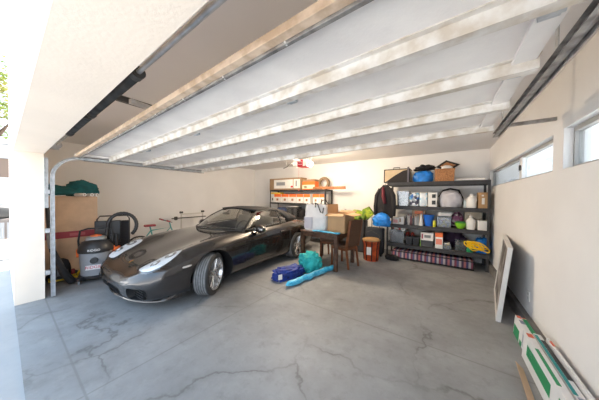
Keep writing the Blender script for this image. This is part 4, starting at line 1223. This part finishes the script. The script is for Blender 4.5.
for x in (-.17, .17):
    b = MB(); b.cyl((x - .02, -.08, .03), (x + .02, -.08, .03), .03, n=16); obj('wheel', b, m_black, t)
t = bag('duffel_bag', 'dark navy duffel bag on the floor under the hanging blue bag', 'bag', (-1.30, 5.46, 0.0), (.16, .14, .16), M('navy_cloth', (0.02, 0.03, 0.06), 0.9), 36, .15) if False else None
t = thing('stacked_tote', 'dark grey tote box behind the dining table holding the green bag', 'box', (-2.10, 5.76, 0))
b = MB(); b.box(-.34, .34, -.18, .18, 0, .86, .03); obj('body', b, M('tote_grey', (0.05, 0.05, 0.055), 0.6), t)
b = MB(); b.box(-.35, .35, -.19, .19, .862, .89, .01); obj('lid', b, m_black, t)
m_lime = M('yellow_green_cloth', (0.36, 0.44, 0.03), 0.8, var_col=(0.10, 0.20, 0.03), scale=9, bump=.7, bscale=20)
t = bag('lime_bag', 'crumpled yellow-green bag on the dark tote behind the chair', 'bag', (-1.98, 5.66, .892), (.26, .15, .155), m_lime, 41, .4, freq=2.5)
b = MB(); b.prism([(.10, .10), (.30, .02), (.46, .18), (.32, .36), (.16, .28)], -.05, .06, 'XZ'); obj('pointed_fold', b, m_lime, t)
t = thing('thermos', 'dark bottle with a metal collar standing left of the yellow-green bag', 'bottle', (-2.30, 5.60, .892))
b = MB(); b.cyl((0, 0, 0), (0, 0, .22), .04, n=18); obj('body', b, m_black, t); b = MB(); b.cyl((0, 0, .2205), (0, 0, .27), .03, n=18); obj('collar', b, m_silver, t)

# ------------------------------------------------------------ back-left rack contents
M1, M2, M3 = 1.741, 1.281, .781
m_ow = M('orange_carton', (0.85, 0.17, 0.03), 0.6)
def lx(u): return interp([265, 275, 285, 295, 305, 315, 325], [-5.75, -5.23, -4.75, -4.3, -3.88, -3.49, -3.12], u)
def latc(u0, u1): return (lx(u0) + lx(u1)) / 2, lx(u1) - lx(u0)
c_, w_ = latc(270.5, 302)
t = thing('shallow_carton', 'wide open brown carton with a white printed label on the left rack top', 'box', (c_, 6.02, M1))
b = MB(); q = w_ / 2
b.box(-q, q, -.17, .17, 0, .012); b.box(-q, q, -.17, -.16, .012, .42); b.box(-q, q, .16, .17, .012, .42); b.box(-q, -q + .01, -.16, .16, .012, .42); b.box(q - .01, q, -.16, .16, .012, .42); obj('carton', b, m_cardd, t)
b = MB(); b.box(-q + .22, q - .36, -.1735, -.171, .05, .37); b.box(q - .33, q - .06, -.1735, -.171, .05, .37); lb = obj('printed_label', b, m_paper, t)
b = MB(); b.box(-q + .34, -q + .75, -.176, -.174, .16, .28); b.box(q - .24, q - .18, -.176, -.174, .12, .32); obj('grey_print', b, m_silver, lb)
b = MB(); b.box(q - .45, q - .36, -.176, -.174, .08, .14); obj('red_print', b, m_red, lb)
c_, w_ = latc(303, 315.3)
boxy('orange_box', 'orange and white box in front of the wicker ring on the left rack', 'box', (c_, 6.0, M1), w_, .3, .27, m_ow, marks=((.0, 1., .10, .58, M('pale_yellow_card', (0.78, 0.68, 0.48), 0.6)), (.15, .38, .22, .45, m_black)))
t = thing('box_lid', 'brown flat cardboard lid on the orange and white box', 'lid', (c_ - .02, 6.02, M1 + .273))
b = MB(); b.box(-.24, .24, -.14, .14, 0, .07, .01); obj('lid', b, m_cardd, t)
t = thing('wicker_ring', 'round brown woven ring standing at the right end of the left rack', 'wreath', (lx(320), 6.17, M1))
b = MB(); b.lathe([(.13, -.05), (.20, -.06), (.215, 0), (.20, .06), (.13, .05), (.12, 0)], 36, 'Y', (0, 0, .216), closed=True); obj('ring', b, M('grey_brown_rope', (0.30, 0.21, 0.13), 0.9, var=.4, scale=30, bump=.8), t, smooth=True)
t = thing('wooden_plank', 'reddish wooden plank jutting right from the top of the left rack', 'plank', (lx(324.5) + .1, 5.865, M1), R(-2))
b = MB(); b.box(-.50, .62, -.05, .05, .0, .085, .006); obj('plank', b, M('reddish_wood', (0.42, 0.16, 0.06), 0.6, var=.4, scale=12), t)
xs = [(272, 274.8, 0), (275, 282, 1), (282.4, 289.5, 1), (290, 297, 1), (297.4, 304, 1), (304.4, 311, 1), (313.5, 320, 1), (320.3, 325.5, 1)]
nm = ['leftmost', 'second', 'third', 'fourth', 'fifth', 'sixth', 'seventh', 'rightmost']
for k, (u0, u1, f) in enumerate(xs):
    c_, w_ = latc(u0, u1)
    if f:
        boxy('orange_box', 'orange-topped white storage box, %s along the second shelf of the left rack' % nm[k], 'box', (c_, 6.0, M2), w_ * .97, .3, .31, m_paper, marks=((0, 1, .66, 1., m_ow), (.32, .62, .22, .48, M('brown_print', (0.35, 0.16, 0.08), 0.6))), group='orange and white boxes on the left rack')
    else:
        boxy('orange_box', 'small white box with a dark mark, leftmost on the second shelf of the left rack', 'box', (c_, 6.0, M2), w_ * .97, .3, .27, m_paper, marks=((.35, .7, .25, .6, m_black),), group='orange and white boxes on the left rack')
c_, w_ = latc(271, 280)
boxy('yellow_box', 'flat yellow box on top of the leftmost boxes of the left rack', 'box', (c_, 6.0, M2 + .312), w_, .26, .06, M('yellow_card', (0.75, 0.50, 0.06), 0.6))
# third shelf of the left rack
c_, w_ = latc(275.5, 287); t = bag('folded_clothes', 'dark blue folded clothes on the third shelf of the left rack', 'clothes', (c_, 6.0, M3), (w_ / 2, .16, .20), M('denim_blue', (0.05, 0.09, 0.20), 0.9, var_col=(0.20, 0.12, 0.12), scale=5), 51, .12, sq=.6)
c_, w_ = latc(287.5, 292.5); bin_('white see-through bin, left one of two on the left rack', (c_, 6.0, M3), w_, .3, .36, m_clear, m_white, M('whitish_stuff', (0.62, 0.58, 0.57), 0.8, var=.3, scale=12), 'clear bins on the left rack', seed=9)
c_, w_ = latc(293, 298); bin_('white see-through bin, right one of two on the left rack', (c_, 6.0, M3), w_, .3, .36, m_clear, m_white, M('whitish_stuff', (0.62, 0.58, 0.57), 0.8, var=.3, scale=12), 'clear bins on the left rack', seed=10)
c_, w_ = latc(299, 303); t = bag('dark_sack', 'dark sack right of the clear bins on the left rack', 'bag', (c_, 6.0, M3), (w_ / 2, .15, .18), m_blackf, 53, .1, sq=.7)
c_, w_ = latc(305, 322); t = bag('white_sack', 'white plastic sack on the left rack behind the tote bag', 'bag', (c_, 6.0, M3), (w_ / 2, .16, .23), m_whitef, 55, .15, sq=.7)

# ------------------------------------------------------------ dining table with chairs
m_dwood = M('dark_walnut', (0.115, 0.055, 0.03), 0.4, var=0.45, scale=9, coat=.3)
m_rwood = M('red_brown_wood', (0.22, 0.07, 0.025), 0.4, var=0.35, scale=9, coat=.3)
t = thing('dining_table', 'small dark wooden dining table with square legs', 'table', (-2.16, 4.24, 0), R(-4))
b = MB(); b.box(-.47, .47, -.42, .46, .715, .75, .006); obj('tabletop', b, m_dwood, t)
b = MB(); b.box(-.41, .41, -.38, -.355, .63, .714); b.box(-.41, .41, .395, .42, .63, .714); b.box(-.43, -.405, -.36, .40, .63, .714); b.box(.405, .43, -.36, .40, .63, .714); obj('apron', b, m_dwood, t)
for x in (-.455, .385):
    for y in (-.405, .375):
        b = MB(); b.box(x, x + .07, y, y + .07, 0, .714, .004); obj('leg', b, m_dwood, t)
m_weave = M('brown_weave', (0.13, 0.065, 0.035), 0.75, var=0.4, scale=70, bump=.6, bscale=120)
def chair(label, loc, rz):
    t = thing('dining_chair', label, 'chair', loc, R(rz), 'dining chairs at the wooden table')
    b = MB(); b.box(-.22, .22, -.22, .20, .43, .485, .02); obj('seat', b, m_weave, t, smooth=True)
    b = MB(); b.box(-.20, .20, -.19, .18, .37, .428); obj('seat_rail', b, m_rwood, t)
    for x in (-.20, .165):
        b = MB(); b.box(x, x + .035, -.205, -.17, 0, .43, .004); obj('leg', b, m_rwood, t)
        b = MB(); b.prism([(.17, .43), (.205, .43), (.265, 0), (.235, 0)], x, x + .035, 'YZ'); obj('leg', b, m_rwood, t)
    b = MB()
    def bk(u, v):
        return None
    b.prism([(.19, .486), (.235, .486), (.315, 1.02), (.285, 1.02)], -.205, .205, 'YZ'); bo = obj('backrest', b, m_weave, t)
    for x in (-.222, .206):
        b = MB(); b.prism([(.18, .44), (.24, .44), (.325, 1.03), (.28, 1.03)], x, x + .016, 'YZ'); obj('back_edge', b, m_rwood, bo)
    return t
chair('brown woven dining chair at the right side of the table, backrest fully visible', (-1.80, 4.33, 0), -103)
chair('brown dining chair pushed under the far side of the table behind the tote bag', (-2.27, 4.66, 0), 2)
# tote bag on the table
t = thing('tote_bag', 'big white tote bag with black handles standing on the dining table', 'bag', (-2.37, 4.11, .751), R(-3))
b = MB()
def tote(u, v):
    a = u * 2 * PI; c, s_ = math.cos(a), math.sin(a)
    e = .45
    w_ = .27 + .02 * math.sin(v * PI); d_ = .15 * (1 - .35 * v)
    x = math.copysign(abs(c) ** e, c) * w_ * (1 + .02 * noise.noise(Vector((c * 2, s_ * 2, v * 4)))); y = math.copysign(abs(s_) ** e, s_) * d_ + .02 * noise.noise(Vector((c * 3, s_ * 3, v * 5 + 3)))
    return Vector((x, y, .58 * v + (.03 * noise.noise(Vector((c * 2, s_ * 2, 7))) if v > .9 else 0)))
b.grid(tote, 48, 16, closeu=True); o = obj('body', b, m_whitef, t, smooth='all')
b = MB(); b.box(-.25, .25, -.12, .12, .004, .02); obj('base', b, m_whitef, t)
b = MB(); b.blob((0, 0, .30), .23, .09, .17, amp=.2, seed=2, sub=3, sq=.8); obj('contents', b, m_whitef, t, smooth='all')
b = MB(); b.tube([(.04, -.135, .52), (.05, -.16, .62), (.12, -.17, .60), (.19, -.16, .42), (.24, -.15, .40), (.25, -.135, .52)], .013, 8); obj('handle', b, m_blackf, t)
b = MB(); b.tube([(.02, .10, .50), (.04, .12, .66), (.14, .12, .69), (.22, .11, .60), (.24, .10, .50)], .013, 8); obj('handle', b, m_blackf, t)
b = MB(); b.box(-.24, -.02, -.170, -.155, .04, .30, .01); obj('front_pocket', b, M('pale_lilac_fabric', (0.62, 0.60, 0.66), 0.8), t)
# open cardboard box on the table
t = thing('cardboard_box', 'open cardboard box with raised flaps on the dining table', 'box', (-1.855, 4.28, .751), R(-4))
b = MB(); b.box(-.20, .20, -.24, .24, 0, .008); b.box(-.20, .20, -.24, -.235, .008, .40); b.box(-.20, .20, .235, .24, .008, .40); b.box(-.20, -.195, -.235, .235, .008, .40); b.box(.195, .20, -.235, .235, .008, .40)
obj('carton', b, M('light_cardboard', (0.58, 0.36, 0.19), 0.85, var=.08, scale=5), t)
for (mt, pts, nm_) in ((Matrix.Translation((-.197, 0, .40)) @ Matrix.Rotation(R(-4), 4, 'Y'), (-.0025, .0025, -.235, .235, 0, .19), 'side_flap'),
                       (Matrix.Translation((.197, 0, .40)) @ Matrix.Rotation(R(100), 4, 'Y'), (-.0025, .0025, -.235, .235, 0, .19), 'side_flap'),
                       (Matrix.Translation((0, -.238, .40)) @ Matrix.Rotation(R(112), 4, 'X'), (-.20, .20, -.0025, .0025, 0, .13), 'end_flap'),
                       (Matrix.Translation((0, .238, .40)) @ Matrix.Rotation(R(-75), 4, 'X'), (-.20, .20, -.0025, .0025, 0, .16), 'end_flap')):
    b = MB(); b.box(*pts); b.xf(mt); obj(nm_, b, m_cardd if nm_ == 'end_flap' else M('light_cardboard', (0, 0, 0)), t)
# bright blue bag lying flat on the front of the table
m_sky = M('sky_blue_film', (0.02, 0.38, 0.68), 0.35, var_col=(0.15, 0.62, 0.85), scale=14, bump=.6, bscale=30)
t = thing('blue_folder', 'flat sky-blue plastic sleeve lying along the front of the table', 'plastic sleeve', (-2.02, 3.87, .7585), R(-4))
b = MB()
b.grid(lambda u, v: Vector((-.30 + .62 * u, -.05 + .10 * v, .022 + .018 * noise.noise(Vector((u * 6, v * 3, 2))) * (1 if .02 < u < .98 else 0))), 30, 8)
o = obj('sleeve', b, m_sky, t, smooth='all'); md = o.modifiers.new('t', 'SOLIDIFY'); md.thickness = .018; md.offset = -1

# ------------------------------------------------------------ bags on the floor before the table
m_teal2 = M('turquoise_fabric', (0.03, 0.50, 0.50), 0.7, var=.25, scale=6, bump=.6, bscale=18)
t = thing('turquoise_bag', 'turquoise soft bag lying on top of the navy bag on the floor', 'bag', (-2.22, 3.60, 0.0), R(50))
b = MB(); b.blob((0, 0, 0), .23, .165, .23, amp=.30, freq=3.2, seed=61, sub=5, sq=.8); obj('body', b, m_teal2, t, smooth='all')
b = MB(); b.tube([(-.18, -.08, .22), (-.05, -.12, .28), (.08, -.10, .28)], .008, 6); obj('strap', b, M('turquoise_strap', (0.02, 0.35, 0.38), 0.7), t)
m_navy = M('royal_blue_nylon', (0.01, 0.04, 0.30), 0.5, var=.4, scale=10, bump=.6, bscale=22)
t = thing('navy_bag', 'royal blue rolled camping bag on the floor near the car wheel', 'bag', (-2.36, 3.05, 0), R(72))
b = MB(); b.blob((0, 0, 0), .32, .135, .125, amp=.24, freq=3.4, seed=63, sub=5, sq=.7); obj('body', b, m_navy, t, smooth='all')
b = MB(); b.box(-.30, -.22, -.145, -.125, .05, .14, .01); obj('white_tag', b, m_paper, t)
b = MB(); b.tube([(-.1, .0, .0), (-.1, -.14, .05), (-.1, -.12, .14), (-.1, 0, .17), (-.1, .12, .14), (-.1, .14, .05)], .010, 6, closed=True); obj('strap', b, m_blackf, t)
t = thing('umbrella_bag', 'long light blue sleeve bag lying on the floor in front of the table', 'bag', (-1.97, 3.34, 0), R(80))
b = MB(); b.tube([(-.70 + 1.36 * q / 20, .012 * math.sin(q * 1.3), .052 + .006 * math.sin(q * 2.1)) for q in range(21)], [.015, .042, .050] + [.05 + .006 * math.sin(q * 1.7) for q in range(15)] + [.05, .04, .02], 14); obj('sleeve', b, m_sky, t, smooth='all')
b = MB(); b.cyl((.655, 0, .05), (.70, 0, .05), .028, n=14); obj('pale_end', b, M('beige_plastic', (0.6, 0.5, 0.35), 0.6), t)
b = MB(); b.tube([(-.3, 0, .10), (-.05, -.03, .115), (.25, 0, .10)], .006, 6); obj('carry_strap', b, M('pale_blue_strap', (0.3, 0.6, 0.75), 0.6), t)

# ------------------------------------------------------------ right wall: framed panel, flat boxes
t = thing('framed_panel', 'white-edged framed panel leaning against the right wall', 'picture frame', (.545, 3.46, 0), R(-7.5))
mtx = Matrix.Rotation(R(5.5), 4, 'Y')
b = MB(); W_, H_ = 1.22, .93
m_dirty = M('white_frame_paint', (0.72, 0.70, 0.67), 0.6, var=.1)
for y0, y1, z0, z1 in ((0, W_, 0, .035), (0, W_, H_ - .035, H_), (0, .035, .035, H_ - .035), (W_ - .035, W_, .035, H_ - .035)):
    b.box(0, .045, y0, y1, z0, z1, .002)
b.xf(mtx); obj('frame', b, m_dirty, t)
b = MB(); b.box(.012, .02, .035, W_ - .035, .035, H_ - .035); b.xf(mtx); obj('backing', b, M('dark_backing', (0.07, 0.06, 0.055), 0.8, var_col=(0.35, 0.33, 0.32), scale=4), t)
m_whiteb = M('white_carton', (0.72, 0.72, 0.72), 0.6, var=.06)
m_grn = M('green_print', (0.01, 0.26, 0.10), 0.5)
m_tealpr = M('teal_print', (0.0, 0.24, 0.24), 0.5)
m_logo = M('red_orange_print', (0.62, 0.12, 0.06), 0.5)
m_photo = patches('printed_photo', [(0.30, 0.32, 0.38), (0.45, 0.47, 0.52), (0.18, 0.20, 0.28), (0.55, 0.56, 0.58)], 9)
def longbox(label, x, y1, L_, w, h, rz, lean, marks):
    """thin carton standing on edge, running toward -Y from its far end"""
    t = thing('flat_pack_box', label, 'box', (x, y1, 0), R(rz), 'flat cartons along the right wall')
    mt = Matrix.Rotation(R(lean), 4, 'Y')
    b = MB(); b.box(0, w, -L_, 0, 0, h, .003); b.xf(mt); obj('carton', b, m_whiteb, t)
    for face, a0, a1, c0, c1, mm in marks:
        b = MB()
        if face == 'top': b.box(c0 * w, c1 * w, -a1, -a0, h + .0004, h + .002)
        else: b.box(-.002, -.0004, -a1, -a0, c0 * h, c1 * h)
        b.xf(mt); obj('printed_mark', b, mm, t)
    return t
longbox('white and green flat carton at the far end, nearest the open floor', .665, 3.30, .42, .042, .20, 0, 4,
        [('side', .02, .20, .0, .55, m_grn), ('side', .24, .30, .0, .25, m_grn), ('side', .31, .41, .15, .95, m_photo), ('top', .01, .07, .1, .9, m_logo), ('top', .12, .20, .1, .9, m_photo)])
longbox('flat carton with a long green strip on its top beside the open floor', .712, 3.28, .40, .038, .19, 0, 3,
        [('top', .03, .38, .0, .95, m_grn), ('top', .0, .02, .2, .8, m_logo)])
longbox('white flat carton with green curve and red square mark nearest the camera', .635, 2.84, 1.6, .05, .245, 0, 3,
        [('side', .02, .25, .5, 1, m_whiteb), ('side', .12, .62, .35, .75, m_grn), ('side', .62, .80, .06, .22, m_logo), ('side', .75, 1.2, .3, .8, m_grn), ('top', .03, .10, .1, .9, m_logo), ('top', .28, .7, .0, .45, m_grn)])
longbox('flat carton with teal and black strips on its top along the wall', .698, 2.86, 1.6, .05, .24, 0, 3,
        [('top', .03, .75, .0, .42, m_tealpr), ('top', .10, .60, .46, 1., m_black), ('top', .76, .9, .2, .9, m_photo)])
longbox('cream flat carton with a small red mark standing closest to the wall', .762, 2.80, 1.7, .020, .26, 0, 3,
        [('top', .06, .14, .1, .9, m_logo)])
t = thing('cardboard_flap', 'thin bent cardboard strip on the floor beside the flat cartons', 'cardboard', (.60, 2.62, 0), R(0))
b = MB(); b.grid(lambda u, v: Vector((.0 - .05 * v - .03 * u, -.60 * u, .002 + .05 * v * (1 - .5 * u))), 12, 4); o = obj('strip', b, m_card, t); md = o.modifiers.new('t', 'SOLIDIFY'); md.thickness = .003

# ------------------------------------------------------------ outside, left of the jamb
m_fence = M('white_fence_paint', (0.45, 0.45, 0.46), 0.7)
t = thing('garden_wall', 'low white rendered wall outside left of the garage', 'wall', (-12.0, -1.2, 0))
b = MB(); b.box(-.1, .1, -5, 2.6, -.01, 1.9); obj('wall', b, m_fence, t); b = MB(); b.box(-.14, .14, -5.05, 2.65, 1.901, 1.97); obj('coping', b, m_fence, t)
t = thing('neighbour_house', 'white house with a brown band beyond the low garden wall', 'house', (-17, -1.0, 0))
b = MB(); b.box(-1.5, 1.5, -6, 3.4, -.01, 3.6); obj('walls', b, M('neighbour_stucco', (0.42, 0.42, 0.42), 0.9), t)
b = MB(); b.box(1.501, 1.56, -6, 3.4, 2.2, 3.0); obj('brown_band', b, M('brown_siding', (0.16, 0.11, 0.08), 0.8), t)
b = MB(); b.box(-1.7, 1.75, -6.2, 3.6, 3.61, 3.8); obj('roof', b, m_fence, t)
t = thing('barbecue_grill', 'dark covered grill cart standing outside by the garden wall', 'grill', (-9.6, -.10, 0))
b = MB(); b.box(-.3, .3, -.55, .55, .12, .85, .02); obj('cabinet', b, M('brown_grey_metal', (0.12, 0.10, 0.09), 0.5), t)
b = MB(); b.blob((0, 0, .86), .28, .42, .22, amp=.02, sub=3, sq=.7); obj('hood', b, M('dark_hood', (0.03, 0.028, 0.026), 0.4), t, smooth='all')
for y in (-.28, .02, .30):
    b = MB(); b.box(.301, .31, y - .12, y + .12, .2, .75, .004); d_ = obj('door', b, m_grey, t); b = MB(); b.box(.311, .33, y + .08, y + .10, .4, .6); obj('handle', b, m_silver, d_)
for y in (-.5, .5):
    b = MB(); b.cyl((-.2, y, .06), (.2, y, .06), .06, n=14); obj('foot_roller', b, m_black, t)
t = thing('planter_pot', 'white square planter on the ground just outside the jamb', 'planter', (-8.3, -.02, 0))
b = MB(); b.prism([(-.14, 0), (.14, 0), (.18, .42), (-.18, .42)], -.16, .16, 'XZ'); obj('pot', b, m_white, t); b = MB(); b.box(-.15, .15, -.13, .13, .4205, .425); obj('soil', b, m_cardd, t)
# tree
m_leaf = M('sunlit_leaves', (0.16, 0.26, 0.05), 0.6, var_col=(0.42, 0.34, 0.08), scale=1.5)
m_bark = M('tree_bark', (0.14, 0.09, 0.06), 0.9, var=.3, bump=.5)
t = thing('leafy_tree', 'tall green tree outside at the left edge of the view', 'tree', (-21, -.45, 0))
b = MB(); b.tube([(0, 0, 0), (.1, .1, 1.5), (0, .1, 3.8), (.1, 0, 7.0)], [.22, .18, .14, .06], 10); tk = obj('trunk', b, m_bark, t, smooth=True)
for k in range(7):
    a = k * .9; b = MB(); b.tube([(0, .05, 3.6 + k * .4), (.7 * math.cos(a), .7 * math.sin(a), 4.6 + k * .45), (1.3 * math.cos(a), 1.3 * math.sin(a), 5.6 + k * .45)], [.07, .05, .02], 6); obj('branch', b, m_bark, tk)
b = MB(); rnd = random.Random(3)
for k in range(9000):
    while True:
        p = Vector((rnd.uniform(-1, 1), rnd.uniform(-1, 1), rnd.uniform(-1, 1)))
        if p.length < 1: break
    p = p * (.82 + .18 * noise.noise(p * 3))
    c = Vector((p.x * 2.1, p.y * 2.3, 7.0 + p.z * 3.0))
    if noise.noise(c * 1.1) < -.18: continue
    s_ = rnd.uniform(.06, .13)
    q = Matrix.Rotation(rnd.uniform(0, 6.28), 3, 'Z') @ Matrix.Rotation(rnd.uniform(-1.3, 1.3), 3, 'X')
    vs_ = [b.b.verts.new(c + q @ Vector(v)) for v in ((-s_, 0, 0), (0, -s_ * .5, .01), (s_, 0, 0), (0, s_ * .5, .01))]
    b.b.faces.new(vs_)
lf = obj('foliage', b, m_leaf, t)
